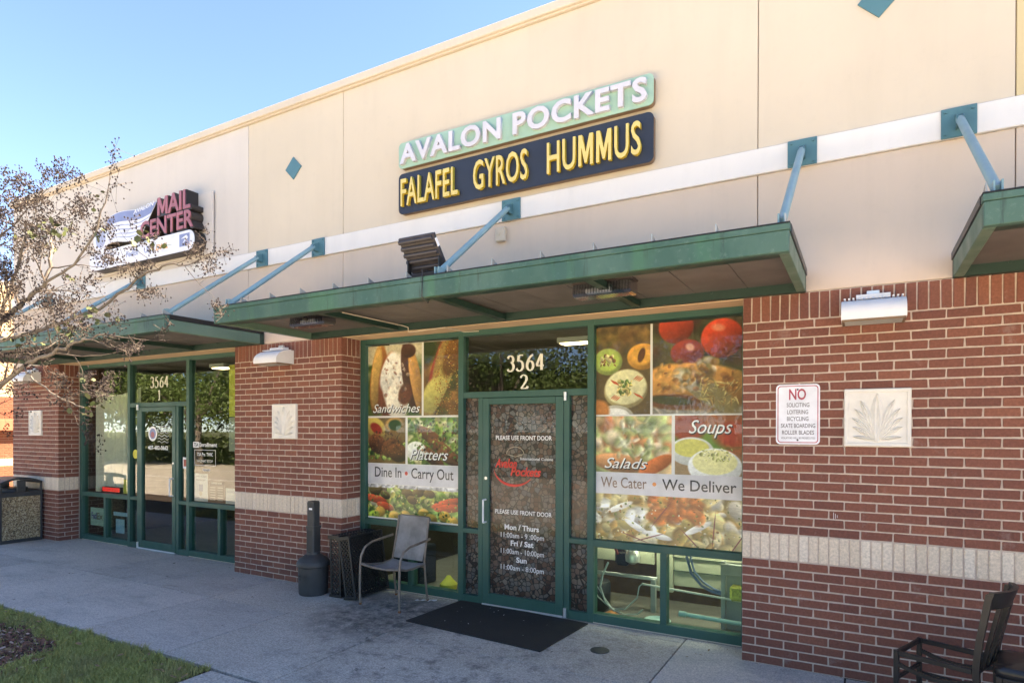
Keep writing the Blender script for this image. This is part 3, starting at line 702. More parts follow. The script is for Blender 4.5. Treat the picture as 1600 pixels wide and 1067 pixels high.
def right_poster():
    x0,x1,z0,z1=-1.365,-.055,.785,2.765; c=Cv(x1-x0,z1-z0,(.86,.85,.84)); zf=lambda z:(z1-z)/(z1-z0); xf=lambda x:(x-x0)/(x1-x0); g=.005; A=c.ell
    q=c.region(0,0,xf(-.838)-g,zf(1.95)); c.a[q[1]:q[3],q[0]:q[2]]=np.array((92,72,40))/255
    A(q,.5,.3,.5,.3,0,(70,52,30),.6); A(q,.2,.15,.3,.2,0,(120,125,50),.5); A(q,.62,.2,.22,.15,0,(100,70,38),.4); c.bits(q,100,(0,0,1,.4),(.05,.15),[(120,90,50),(70,60,28),(140,110,60)],(1,2),.9,.5)
    A(q,.22,.62,.27,.24,0,(150,165,85),.1,1,.2); A(q,.22,.60,.22,.19,0,(170,190,90),.2); c.bits(q,30,(.08,.32,.4,.44),(.02,.05),[(120,70,40),(215,205,150)],(1,3),.4)
    A(q,.86,.56,.28,.23,0,(205,145,60),.1,1,.3); A(q,.84,.55,.2,.15,0,(225,165,70),.3); A(q,.84,.53,.06,.13,.3,(90,50,25),.3)
    A(q,.55,1.13,.40,.33,-.15,(165,150,105),.08,1,.2); A(q,.55,1.08,.38,.31,-.15,(222,216,170),.1,1,.1); 
    for u,v,an in((.35,.98,.8),(.78,.92,-.7),(.36,1.25,-.7),(.78,1.22,.7)):
        for k in range(4): A(q,u+k*.03-.04,v+k*.012,.055,.009,an,(185,75,40),.4)
    c.bits(q,60,(.42,.62,.66,.78),(.015,.045),[(80,110,45),(210,190,120)],(1,2),.4); A(q,.35,1.62,.36,.22,0,(170,165,150),.08,1,.2); A(q,.35,1.60,.28,.15,0,(232,230,224),.1); A(q,.05,1.5,.2,.2,0,(190,120,60),.3); c.mott(q,.13)
    q=c.region(xf(-.83)+g,0,1,zf(1.95)); c.a[q[1]:q[3],q[0]:q[2]]=np.array((62,70,30))/255
    c.bits(q,50,(0,0,1,.45),(.08,.2),[(48,66,22),(90,84,45),(75,40,28)],(1,2),.9,.7); A(q,.27,.06,.20,.19,0,(176,60,32),.12,1,.4); A(q,.78,.22,.23,.22,0,(188,62,34),.1,1,.45); A(q,.40,.36,.19,.15,0,(140,52,40),.15,1,.3); A(q,.43,.30,.05,.04,.5,(235,190,170),.6,.8); A(q,.74,.10,.07,.04,.2,(230,160,130),.7,.7)
    A(q,.5,1.1,1,.2,0,(150,142,128),.3); c.bits(q,60,(0,.8,1,1),(.1,.3),[(165,158,145),(125,118,104)],(8,12),.8,.6)
    A(q,.5,.75,.66,.27,.1,(188,134,68),.12,1,.35); A(q,.25,.92,.35,.09,.05,(100,60,32),.3); A(q,.2,.9,.25,.05,.1,(60,60,28),.4)
    A(q,.62,.80,.42,.13,.62,(125,112,70),.2); c.bits(q,22,(.3,.42,.7,.72),(.035,.075),[(222,212,192),(190,170,135),(120,118,75),(105,85,52)],(1,1.7),.9,.8); c.bits(q,70,(.55,.66,.95,.9),(.02,.06),[(190,175,105),(200,185,125),(150,120,70)],(4,8),.7,.8); c.bits(q,60,(.05,.45,.95,.75),(.02,.05),[(120,70,30),(215,165,90)],(1,2),.6,.6); c.mott(q,.13)
    q=c.region(0,zf(1.935),xf(-.642)-g,zf(1.415)); c.a[q[1]:q[3],q[0]:q[2]]=np.array((196,176,140))/255
    c.bits(q,160,(0,0,1,1),(.05,.12),[(205,175,130),(190,120,80),(170,185,120),(225,205,180)],(1,2),.7,.8); A(q,.3,.6,.35,.12,.1,(196,140,95),.2,1,.4); A(q,.8,.62,.25,.09,-.5,(200,110,60),.2,1,.3); c.bits(q,60,(.3,.05,.75,.7),(.025,.08),[(160,175,115),(205,212,170),(228,228,205),(130,145,90)],(1,3),.9,.7); c.mott(q,.12)
    q=c.region(xf(-.628)+g,zf(1.935),1,zf(1.415)); c.a[q[1]:q[3],q[0]:q[2]]=np.array((150,88,52))/255
    A(q,.5,.4,.9,.14,-.05,(95,130,50),.3); A(q,.2,.2,.25,.2,0,(140,50,30),.4); A(q,.9,.3,.3,.2,0,(165,60,35),.5); A(q,.5,.9,.9,.3,0,(150,125,95),.4)
    A(q,.25,.55,.34,.22,0,(205,208,205),.07,1,.15); A(q,.25,.5,.27,.14,0,(205,200,110),.1); A(q,.60,.78,.40,.28,0,(228,230,230),.06,1,.12); A(q,.60,.71,.33,.19,0,(225,222,165),.08); c.bits(q,40,(.4,.55,.85,.75),(.01,.03),[(180,185,110),(240,238,200)],(1,2),.5); c.mott(q,.1)
    q=c.region(0,zf(1.215),1,zf(.785)); c.a[q[1]:q[3],q[0]:q[2]]=np.array((205,190,150))/255
    A(q,.5,.2,.62,.19,.02,(212,192,140),.1); c.bits(q,420,(0,0,1,1),(.025,.085),[(215,200,140),(228,215,170),(200,165,95),(240,235,220),(170,150,85),(190,150,80)],(1,2.5),.4,.9)
    for u,v,a in((.18,.09,-.4),(.3,.22,.5),(.52,.13,.5),(.72,.2,-.5),(.45,.27,.2)): A(q,u,v,.10,.022,a,(244,240,230),.2,1,.15)
    c.bits(q,60,(.4,0,.75,.5),(.02,.05),[(205,120,60),(190,105,50)],(1,2),.5,.7)
    for _ in range(6): A(q,c.r.uniform(.2,1),c.r.uniform(.03,.3),.11,.004,c.r.uniform(0,3.1),(120,60,60),.5,.9)
    c.bits(q,160,(0,0,1,1),(.004,.010),[(120,130,60),(90,110,45),(240,232,205),(150,105,50),(225,215,160)],(1,2),.5,.85); c.mott(q,.14)
    return printed('window_poster',x0,x1,z0,z1,.358,c.mat('salad_print'),'tall window poster of salads and soups reading We Cater, We Deliver','window poster')
prr=right_poster()
script('Salads',-1.28,-.87,1.455,.095,prr); script('Soups',-.50,-.135,1.78,.115,prr)
MB().box(-1.365,-.055,.3570,.3576,1.215,1.415).build('print_band',M['strip'],prr)
text('lettering','We Cater',-1.315,-.875,1.275,.095,.3565,M['brownink'],prr,.0004,.008); text('lettering','We Deliver',-.735,-.10,1.275,.095,.3565,M['darkink'],prr,.0004,.008)
MB().tube([(-.805,.3565,1.32),(-.805,.3561,1.32)],.018,16).build('bullet',M['orangep'],prr)
# ---------------------------------------------------------------- things behind the lower panes of the restaurant
def it(name,mb,mat,label,cat,smooth=False): return tag(mb.build(name,mat,None,smooth),label,cat)
cab=thing('counter','cream kitchen counter seen through the low panes right of the restaurant door','counter')
MB().box(-.80,.55,1.02,1.06,.27,.80,.004).build('panel',M['cabinet'],cab); MB().box(-.97,-.805,1.00,1.05,.20,.80,.004).build('panel',M['cabinet'],cab)
MB().box(-.80,.55,.999,1.019,.42,.424).box(-.80,.55,.999,1.019,.55,.553).build('seam',M['dkgreen'],cab)
MB().box(-1.62,-.99,.98,1.03,.46,.82,.003).build('panel',M['cabinet'],cab); MB().box(-1.62,-.95,.94,.97,.31,.345,.004).build('rail',M['alum'],cab)
MB().box(-1.0,-.95,.90,.94,.0,.33,.003).box(-.29,-.25,.70,.74,0,.62,.003).build('leg',M['greyp'],cab)
MB().box(-.25,.55,.74,.78,0,.50,.004).box(-.29,.55,.68,.74,.50,.60,.004).build('steel_front',M['greyp'],cab)
MB().box(-1.7,.55,1.45,1.5,0,.60).build('back_board',M['wood'],cab)
it('hose',MB().tube([(-.62,.80,.80),(-.62,.80,.60),(-.58,.80,.46),(-.48,.78,.36),(-.38,.76,.32),(-.27,.74,.31)],.014,8).tube([(-.585,.80,.80),(-.585,.80,.60),(-.55,.80,.48),(-.46,.78,.39),(-.36,.76,.345),(-.27,.74,.33)],.010,8),M['blueh'],'pair of grey blue hoses curving down behind the low pane','hose',True)
it('pipe',MB().tube([(-1.0,.62,.345),(-.10,.62,.30)],.010,8),M['creamink'],'thin white horizontal pipe behind the low panes','pipe',True)
it('pipe',MB().tube([(-.62,.52,.145),(-.02,.52,.130)],.020,10).tube([(-.62,.52,.145),(-.56,.52,.143)],.027,10),M['aqua'],'thick pale drain pipe low behind the right pane','pipe',True)
it('tray',MB().lathe([(.11,.02),(.125,.045),(.12,.05),(.10,.03)],-.83,.55,20),M['aqua'],'shallow pale dish on the floor behind the low pane','dish',True)
it('sponge_block',MB().box(-.20,.12,.60,.70,.29,.43,.02),M['sponge'],'yellow speckled sponge block under the steel counter','sponge')
it('floor_cone',MB().lathe([(.10,.01),(.09,.03),(.05,.06),(.012,.075)],-1.27,.52,12),M['orangep'],'orange plastic piece lying behind the low left pane','plastic piece')
it('box',MB().box(-1.72,-1.62,.56,.72,0,.44,.02),M['aqua'],'pale upright container at the left of the low pane','container')
it('bucket',MB().lathe([(.13,.0),(.15,.05),(.15,.27),(.14,.29)],-1.52,.75,20),M['char'],'dark bucket behind the low left pane','bucket',True)
it('valve',MB().lathe([(.02,.47),(.07,.50),(.075,.56),(.05,.62),(.02,.64)],-1.17,.86,16),M['alum'],'shiny metal bowl shaped valve under the counter','valve',True)
it('motor',MB().box(-1.36,-1.21,.85,.97,.44,.60,.03).box(-1.62,-1.25,.86,.90,.60,.64,.01),M['blackm'],'dark metal pump under the counter','pump')
it('hose',MB().tube([(-1.34,.82,.82),(-1.34,.82,.62),(-1.32,.84,.56)],.014,8),M['redh'],'short red hose under the counter','hose',True)
it('hose',MB().tube([(-1.20,.82,.82),(-1.23,.82,.66),(-1.26,.84,.60)],.012,8).tube([(-1.55,.8,.8),(-1.46,.8,.68),(-1.40,.82,.62)],.014,8),M['black'],'black hoses under the counter','hose',True)
tb=MB().tube([(-1.49,.6,.70),(-1.50,.6,.5),(-1.49,.58,.30),(-1.42,.56,.18),(-1.30,.55,.10),(-1.20,.55,.08)],.006,6)
tb.tube([(-1.33,.6,.52),(-1.38,.58,.40),(-1.40,.57,.28),(-1.34,.55,.14),(-1.24,.54,.07)],.010,6)
tb.tube([(-1.53,.58,.30),(-1.44,.57,.29),(-1.37,.56,.20),(-1.27,.55,.09),(-1.14,.55,.10),(-1.03,.57,.22),(-1.02,.6,.32),(-.98,.6,.36)],.006,6)
tb.tube([(-1.3,.55,.09),(-1.15,.55,.05),(-1.02,.55,.07),(-.97,.56,.12)],.007,6)
it('tubing',tb,M['whiteh'],'loops of clear tubing behind the low left pane','tubing',True)
it('basket',MB().box(-4.0,-3.6,.60,.9,.0,.45,.02),M['navy'],'blue crate standing inside behind the sling chair','crate')
it('bag',MB().lathe([(.09,.02),(.10,.08),(.05,.13),(.02,.17)],-3.22,.60,10),M['yellowp'],'yellow bag on the floor inside, behind the sling chair','bag',True)
# interior lights; the two panel lights are added to brighten the dark rooms
for nm,x0,x1,y0,y1,lb,mt in(('ceiling_light',-2.2,-1.75,1.35,1.5,'long warm ceiling light inside the restaurant above the door','lamp'),('ceiling_light',-8.4,-8.1,1.3,1.5,'small ceiling light inside the mail shop','lamp'),('ceiling_light',.4,1.4,1.2,1.7,'added ceiling panel light that brightens the restaurant kitchen','fill_lamp'),('ceiling_light',-4.2,-3.4,.8,1.2,'added ceiling panel light that brightens the restaurant left room','fill_lamp')):
    q=thing(nm,lb,'ceiling light'); MB().box(x0-.03,x1+.03,y0-.03,y1+.03,2.80,2.86,.004).build('housing',M['whitep'],q); MB().box(x0,x1,y0,y1,2.79,2.799).build('diffuser',M[mt],q)
# strip light added to brighten the dark space behind the low panes
q=thing('ceiling_light','added strip light brightening the counter space behind the low panes','strip light'); MB().box(-1.6,.3,.86,.90,.765,.775).build('housing',M['whitep'],q); MB().box(-1.6,.3,.86,.90,.760,.7645).build('diffuser',M['fill_lamp'],q)
# ---------------------------------------------------------------- mail shop contents
cu=MB(); n=160
for i in range(n+1):
    s=i/n; x=-10.25+1.30*s; y=.47+.022*math.sin(s*95)+.014*math.sin(s*41+1)
    for z in(.80,2.45): cu.v.append((x,y,z+ (-.10*math.sin(PI*min(1,s*1.0)) if z>1 else 0)))
for i in range(n): cu.f.append((i*2,i*2+2,i*2+3,i*2+1))
it('curtain',cu,M['curtain'],'white sheer curtain hanging in the left mail shop window','curtain',True)
def flyer(name,x0,x1,z0,z1,mat,label,y=.359):
    return tag(MB().box(x0,x1,y,y+.002,z0,z1).build(name,mat),label,'flyer')
f=flyer('flyer',-7.445,-7.145,.79,1.18,M['paper'],'white flyer with a blue picture, leftmost of three in the mail shop window')
text('lettering','LIVE SCAN',-7.41,-7.18,1.13,.022,.3585,M['darkink'],f,.0003); text('lettering','FINGERPRINT',-7.40,-7.19,1.08,.022,.3585,M['darkink'],f,.0003)
MB().box(-7.34,-7.25,.3575,.3585,.93,1.03).build('picture',M['signblue'],f); MB().tube([(-7.30,.3585,.90),(-7.30,.358,.90)],.035,12).build('picture',M['beigep'],f)
text('lettering','OPEN DAILY',-7.40,-7.19,.83,.018,.3585,M['darkink'],f,.0003)
f=flyer('flyer',-7.13,-6.78,.79,1.09,M['intdark'],'dark printed hours board with pale rows, middle one in the mail shop window')
text('lettering','BUSINESS HOURS',-7.06,-6.84,1.045,.022,.3585,M['whiteink'],f,.0003,.01)
for k in range(6): MB().box(-7.09,-6.98,.3578,.3588,.82+k*.034,.832+k*.034).box(-6.93,-6.82,.3578,.3588,.82+k*.034,.832+k*.034).build('row',M['greyp'],f)
f=flyer('flyer',-6.76,-6.20,.79,1.0,M['paper'],'pale blue white notice, nearest the brick pier in the mail shop window')
text('lettering','NOTICE',-6.72,-6.56,.94,.025,.3585,M['signblue'],f,.0003); 
for k in range(4): MB().box(-6.72,-6.55,.3578,.3588,.82+k*.026,.825+k*.026).build('row',M['signblue2'],f)
flyer('flyer',-9.225,-9.06,.80,1.02,M['yellowp'],'yellow notice at the right edge of the curtained window')
f=flyer('banner',-6.88,-6.15,1.98,2.70,M['yellowp'],'yellow banner hung high in the mail shop window beside the pier',.50)
f=flyer('banner',-6.88,-6.15,1.50,1.97,M['greyp'],'grey banner hung below the yellow one in the mail shop window',.50)
tag(MB().tube([(-8.88,.349,1.42),(-8.88,.3485,1.42)],.07,18).build('round_sticker',M['yellowp']),'round yellow sticker on the narrow pane left of the mail shop door','sticker')
f=thing('led_sign','small red scrolling led sign on the ledge before the curtain','led sign'); MB().box(-9.95,-9.42,.42,.47,.785,.875,.006).build('case',M['darkink'],f)
MB().box(-9.93,-9.44,.4185,.4195,.80,.862).build('screen',M['ledred'],f); text('lettering','NOTARY PUBLIC',-9.90,-9.47,.815,.03,.418,M['redink'],f,.0003,.01)
tag(MB().box(-10.10,-9.97,.40,.43,.785,.86,.004).build('card',M['creamink']),'small cream card beside the red led sign','card')
f=tag(MB().box(-10.17,-9.74,.359,.361,.24,.53).build('courier_sign',M['greyp']),'pale FedEx courier sign in the low left pane of the mail shop','sign')
text('lettering','Fed',-10.14,-9.99,.345,.105,.3585,M['purple'],f,.0003,.03); text('lettering','Ex',-9.985,-9.80,.345,.105,.3585,M['brownink'],f,.0003,.03)
f=tag(MB().box(-9.50,-9.12,.359,.361,.44,.50).build('notice_strip',M['signblue2']),'pale blue strip notice in the second low pane of the mail shop','notice')
f=tag(MB().box(-9.44,-9.20,.362,.364,.17,.39).build('picture_card',M['signblue2']),'small pale picture card in the second low pane of the mail shop','card')
yp=.3485
text('lettering','407-482-0662',-8.52,-8.02,1.50,.055,.328,M['whiteink'],door1,.0003,.022)
MB().tube([(-8.40,.329,1.735),(-8.40,.3285,1.735)],.11,24).build('seal',M['whiteink'],door1); MB().tube([(-8.40,.3283,1.735),(-8.40,.328,1.735)],.08,24).build('seal',M['signblue'],door1); MB().tube([(-8.40,.3278,1.72),(-8.40,.3275,1.72)],.045,20).build('seal',M['rose'],door1)
for k in range(6):
    MB().tube([(-8.27+.26*i/10,.328,1.84-.045*k+.012*math.sin(i*1.25)) for i in range(11)],.004,4).build('wave_line',M['whiteink'],door1)
fw=tag(MB().box(-7.46,-7.33,.3485,.349,1.545,1.625).build('window_decal',M['whiteink']),'white TSA Enrollment decal lettering on the mail shop window','decal')
text('lettering','TSA',-7.445,-7.345,1.56,.05,.3483,M['darkink'],fw,.0003,.02); text('lettering','Enrollment',-7.315,-6.93,1.56,.055,.3483,M['whiteink'],fw,.0003,.012)
for a,b,c_,d_ in((-7.43,-6.96,1.51,1.515),(-7.43,-6.96,1.295,1.30),(-7.43,-7.425,1.30,1.51),(-6.965,-6.96,1.30,1.51)): MB().box(a,b,.3480,.3485,c_,d_).build('border',M['whiteink'],fw)
text('lettering',"TSA Pre  TWIC",-7.37,-7.02,1.43,.045,.3483,M['whiteink'],fw,.0003,.012); text('lettering','HAZMAT STOP',-7.37,-7.02,1.34,.035,.3483,M['creamink'],fw,.0003,.008); text('lettering','IDEMIA',-7.24,-7.08,1.22,.032,.3483,M['whiteink'],fw,.0003,.012)
q=thing('intercom','small beige and red box on the narrow pane right of the mail shop door','door sticker'); MB().box(-7.69,-7.59,.344,.349,1.24,1.40,.003).build('case',M['whiteink'],q); MB().box(-7.67,-7.61,.341,.3435,1.27,1.37,.002).build('face',M['redh'],q)
# ---------------------------------------------------------------- awnings
YA=-1.26; ZA0,ZA1=2.838,2.962
def awning(x0,x1,rods,label,first):
    s=thing('awning',label,'awning',group='flat metal awnings over the storefronts')
    yb=-.004
    MB().box(x0,x1,YA,YA+.05,ZA0,ZA1,.004).build('front_fascia',M['green'],s)
    MB().box(x0-.004,x1+.004,YA-.006,YA+.06,ZA1+.0005,ZA1+.038,.003).build('drip_edge',M['green'],s)
    MB().box(x0-.006,x1+.006,YA-.008,YA+.062,ZA1+.0385,ZA1+.046,.001).build('edge_flashing',M['blackm'],s)
    for xa,xb in((x0,x0+.06),(x1-.06,x1)): MB().box(xa,xb,YA+.0505,yb-.06,ZA0,ZA1,.004).build('side_beam',M['edge'],s)
    for xa in(x0-.008,x1-.012): MB().box(xa,xa+.02,YA+.062,-.01,ZA1+.001,ZA1+.05,.002).build('side_flashing',M['blackm'],s)
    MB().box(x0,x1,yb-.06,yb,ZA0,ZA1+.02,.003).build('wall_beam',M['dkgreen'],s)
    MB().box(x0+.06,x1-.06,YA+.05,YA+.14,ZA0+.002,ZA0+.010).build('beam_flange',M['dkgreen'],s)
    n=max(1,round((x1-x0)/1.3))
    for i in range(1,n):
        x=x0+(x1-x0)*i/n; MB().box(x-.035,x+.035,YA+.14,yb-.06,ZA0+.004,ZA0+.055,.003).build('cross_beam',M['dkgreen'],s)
    m=round((x1-x0)/.4075); p=(x1-x0-.02)/m
    for i in range(m):
        a=x0+.01+p*i; MB().box(a+.003,a+p-.003,YA+.055,-.012,ZA1-.055+ (.001 if i%2 else 0),ZA1-.045).build('roof_pan',M['pan'],s)
    MB().box(x0+.012,x1-.012,YA+.063,-.012,ZA1+.002,ZA1+.010).build('roof_sheet',M['galv'],s)
    for i in range(m+1):
        a=x0+.01+p*i if i<m else x1-.02
        MB().prism([(YA-.002,ZA1+.047),(YA-.002,ZA1+.095),(YA+.10,ZA1+.058),(-.02,ZA1+.058),(-.02,ZA1+.047)],a-.004,a+.004,'x').build('standing_seam',M['galv'],s)
    for x,xb in rods:
        z0=3.887; pt=MB().box(xb-.10,xb+.10,-.028,-.0125,z0-.10,z0+.10,.003).build('wall_plate',M['teal'],s)
        for sx in(-1,1):
            for sz in(-1,1): MB().tube([(xb+sx*.075,-.028,z0+sz*.075),(xb+sx*.075,-.040,z0+sz*.075)],.010,6).build('bolt',M['teal'],pt)
        MB().prism([(-.028,z0-.055),(-.028,z0+.05),(-.11,z0+.01),(-.13,z0-.03),(-.10,z0-.05)],xb-.022,xb-.012,'x').prism([(-.028,z0-.055),(-.028,z0+.05),(-.11,z0+.01),(-.13,z0-.03),(-.10,z0-.05)],xb+.012,xb+.022,'x').build('bracket',M['teal'],pt)
        MB().tube([(xb,-.09,z0-.012),(x,-1.17,ZA1+.075)],.026,14).build('tie_rod',M['tealrod'],s,True)
        MB().box(x-.03,x+.03,-1.22,-1.10,ZA1+.047,ZA1+.06,.002).box(x-.022,x-.012,-1.20,-1.12,ZA1+.06,ZA1+.12,.002).box(x+.012,x+.022,-1.20,-1.12,ZA1+.06,ZA1+.12,.002).build('foot_bracket',M['tealrod'],s)
    for x in np.arange(x0+.3,x1-.1,.6): MB().tube([(x,yb-.06,ZA0+.06),(x,yb-.066,ZA0+.06)],.011,6).build('bolt',M['dkgreen'],s)
    return s
A2=awning(-4.725,.452,[(-4.61,-4.61),(-2.085,-2.078),(.405,.423)],'long green metal awning over the restaurant entrance, hung on three teal rods',0)
A1=awning(-10.85,-5.54,[(-5.62,-5.56),(-8.14,-8.10),(-10.6,-10.65)],'green metal awning over the mail shop, its left part behind the bare tree',0)
A3=awning(1.352,5.4,[(1.42,1.382),(3.6,3.6),(5.3,5.3)],'green metal awning cut off by the right edge, above the brick wall',0)
# ---------------------------------------------------------------- signs
def rr(x0,x1,z0,z1,r,n=6):
    P=[]
    for cx,cz,a in((x1-r,z0+r,-90),(x1-r,z1-r,0),(x0+r,z1-r,90),(x0+r,z0+r,180)):
        P+=[(cx+r*math.cos(R(a+90*i/n)),cz+r*math.sin(R(a+90*i/n))) for i in range(n+1)]
    return P
q=thing('shop_sign','mint green shop sign reading AVALON POCKETS in raised white letters','sign')
MB().prism(rr(-3.395,-.700,4.515,4.775,.045),-.055,-.002).build('backing',M['signedge'],q); MB().prism(rr(-3.397,-.698,4.513,4.777,.045),-.066,-.0555).build('face',M['signgreen'],q)
letters('AVALON POCKETS',-3.36,-.745,4.553,.182,-.0665,M['signwhite'],q,.035,.032,.05,M['signwhite'])
q=thing('shop_sign','navy shop sign reading FALAFEL GYROS HUMMUS in raised yellow letters','sign')
MB().prism(rr(-3.395,-.700,4.042,4.455,.05),-.055,-.002).build('backing',M['signedge'],q); MB().prism(rr(-3.397,-.698,4.040,4.457,.05),-.066,-.0555).build('face',M['navy'],q)
for w_,a,b in(('FALAFEL',-3.345,-2.635),('GYROS',-2.455,-1.865),('HUMMUS',-1.665,-.795)): letters(w_,a,b,4.115,.27,-.0665,M['signyel'],q,.035,.009,.02,M['yeledge'])
# mail centre sign
q=thing('shop_sign','faded MAIL CENTER channel letter sign behind the bare branches','sign')
MB().box(-9.35,-6.50,-.030,-.002,4.08,4.88,.004).build('backing',M['stucco_pale'],q)
ys=-.20
for w_,a,b,zb,hh in(('MAIL',-7.40,-6.70,4.655,.235),('CENTER',-7.80,-6.64,4.405,.215)):
    for nm,m1,yy,th,bo in(('letter_can',M['dkbr'],-.031,.165,.05),('letter',M['rose'],ys+.003,.010,.022)):
        letters(w_,a-(.02 if bo>.03 else 0),b+(.02 if bo>.03 else 0),zb-(.01 if bo>.03 else 0),hh,yy,m1,q,th,bo,.0,None,nm)
pc=MB().prism(rr(-9.10,-6.62,4.105,4.372,.12),-.19,-.031).build('pill_can',M['dkbr'],q); MB().prism(rr(-9.095,-6.625,4.11,4.367,.118),-.197,-.1905).build('pill_face',M['pillw'],q)
MB().box(-6.93,-6.72,-.200,-.1975,4.17,4.33).build('logo',M['signblue'],q)
MB().add([(-6.90,-.2015,4.27),(-6.78,-.2015,4.31),(-6.74,-.2015,4.27),(-6.88,-.2015,4.19),(-6.80,-.2015,4.27)],[(0,4,2,1),(3,2,4)]).build('eagle',M['pillw'],q)
text('lettering','DHL',-7.45,-7.18,4.20,.07,-.1975,M['orange'],q,.002,.03,.2); text('lettering','UPS',-7.72,-7.52,4.20,.08,-.1975,M['signblue2'],q,.002,.03); text('lettering','FedEx',-8.15,-7.85,4.20,.08,-.1975,M['signblue2'],q,.002,.03)
text('lettering','PACKAGING',-8.95,-8.45,4.26,.06,-.1975,M['signblue2'],q,.002,.02,.2); text('lettering','COPIES',-8.95,-8.55,4.16,.06,-.1975,M['signblue2'],q,.002,.02,.2)
# waving stamp flag
def wave(t): return .045*math.sin(t*5.2+.6)
top=[(-8.62+1.19*i/16,4.80+.09*(i/16)+wave(i/16)) for i in range(17)]; bot=[(-8.72+.92*i/16,4.40+.08*(i/16)+wave(i/16)) for i in range(17)]
poly=top+bot[::-1]
MB().prism(poly,-.185,-.031).build('flag_can',M['dkbr'],q); MB().prism(poly,-.192,-.1855).build('flag_face',M['pillw'],q)
def band(f0,f1,mt,y):
    P=[(a[0]*(1-f0)+b[0]*f0,a[1]*(1-f0)+b[1]*f0) for a,b in zip(top,bot)]; Q=[(a[0]*(1-f1)+b[0]*f1,a[1]*(1-f1)+b[1]*f1) for a,b in zip(top,bot)]
    MB().prism(P+Q[::-1],y-.002,y).build('flag_stripe',mt,q)
band(.02,.34,M['signblue'],-.1925); band(.44,.48,M['signblue2'],-.1925); band(.58,.62,M['signblue2'],-.1925); band(.72,.75,M['signblue2'],-.1925); band(.84,.87,M['signblue2'],-.1925)
text('lettering','AVALON',-7.98,-7.50,4.77,.055,-.195,M['pillw'],q,.002,.012,.2,.10)
mb=MB(); mb.tube([(-8.80,-.10,4.55),(-8.80,-.19,4.55)],.20,24); mb.build('seal_can',M['dkbr'],q); MB().tube([(-8.80,-.1905,4.55),(-8.80,-.196,4.55)],.19,24).build('seal_face',M['pillw'],q); MB().tube([(-8.80,-.1965,4.55),(-8.80,-.198,4.55)],.13,20).build('seal_face',M['signblue2'],q)
# NO soliciting sign
q=thing('notice_sign','white metal sign listing NO SOLICITING, LOITERING, BICYCLING on the brick wall','sign')
MB().prism(rr(.247,.549,1.703,2.155,.03),-.010,-.007).build('plate',M['pillw'],q)
o_=rr(.258,.538,1.714,2.144,.024); i_=rr(.264,.532,1.720,2.138,.020); mb=MB(); n=len(o_)
mb.v=[(a,-.0106,b) for a,b in o_]+[(a,-.0106,b) for a,b in i_]; mb.f=[(k,(k+1)%n,n+(k+1)%n,n+k) for k in range(n)]; mb.build('border',M['redink'],q)
text('lettering','NO',.338,.455,2.040,.078,-.0102,M['redink'],q,.0006,.018)
for s_,a,b,z,h_ in(('SOLICITING',.322,.478,1.984,.030),('LOITERING',.326,.470,1.931,.030),('BICYCLING',.324,.472,1.880,.030),('SKATE BOARDING',.282,.518,1.828,.030),('ROLLER BLADES',.290,.510,1.777,.030),('VIOLATORS WILL BE PROSECUTED',.283,.517,1.744,.013)): text('lettering',s_,a,b,z,h_,-.0102,M['greyink'],q,.0006,.012)
for z in(2.115,1.735): MB().tube([(.398,-.010,z),(.398,-.014,z)],.007,8).build('screw',M['blackm'],q)
# ---------------------------------------------------------------- wall lights
def wall_light(xc,label,kind=0):
    q=thing('wall_light',label,'wall light',(xc,0,0),group='white hooded wall lights')
    w=.195; z0=2.575
    def hood(a0,a1,w0,d,name):
        n=9; pr=[(-.002,a0)]+[( -d*math.sin(R(90*(1-i/n)))**.9 if i<n else 0,a0+(a1-a0)*math.sin(R(90*i/n))) for i in range(n+1)]
        pr=[(-.002,a0)]+[(-d*math.cos(R(88*i/n)),a0+.012+(a1-a0-.012)*math.sin(R(90*i/n))) for i in range(n+1)]+[(-.002,a1)]
        MB().prism([(-.002,a0)]+[(-d,a0)]+[(-d*math.cos(R(88*i/n))**.85,a0+.03+(a1-a0-.03)*math.sin(R(90*i/n))) for i in range(n)]+[(-.002,a1)],-w0,w0,'x').build(name,M['whitep'],q,True)
    hood(z0,2.735,w,.26,'hood'); hood(2.736,2.775,.105,.10,'upper_hood')
    MB().box(-w+.02,w-.02,-.235,-.03,z0-.012,z0-.001,.002).build('lens',M['greyp'],q)
    MB().box(-w+.005,w-.005,-.25,-.24,z0-.014,z0-.001).box(-w+.005,-w+.02,-.24,-.02,z0-.014,z0-.001).box(w-.02,w-.005,-.24,-.02,z0-.014,z0-.001).build('trim',M['signedge'],q)
    for k in range(14):
        x=-w+.02+k*(2*w-.04)/13; MB().box(x-.006,x+.006,-.145,-.03,2.733,2.742,.001).build('louver',M['whitep'],q)
    MB().box(-.04,.04,-.03,-.002,2.776,2.805,.003).build('mount',M['alum'],q)
    return q
wall_light(.886,'white hooded wall light on the brick wall above the NO sign'); wall_light(-5.22,'white hooded wall light high on the brick pier between the shops'); wall_light(-11.15,'white hooded wall light on the far left pier behind branches')
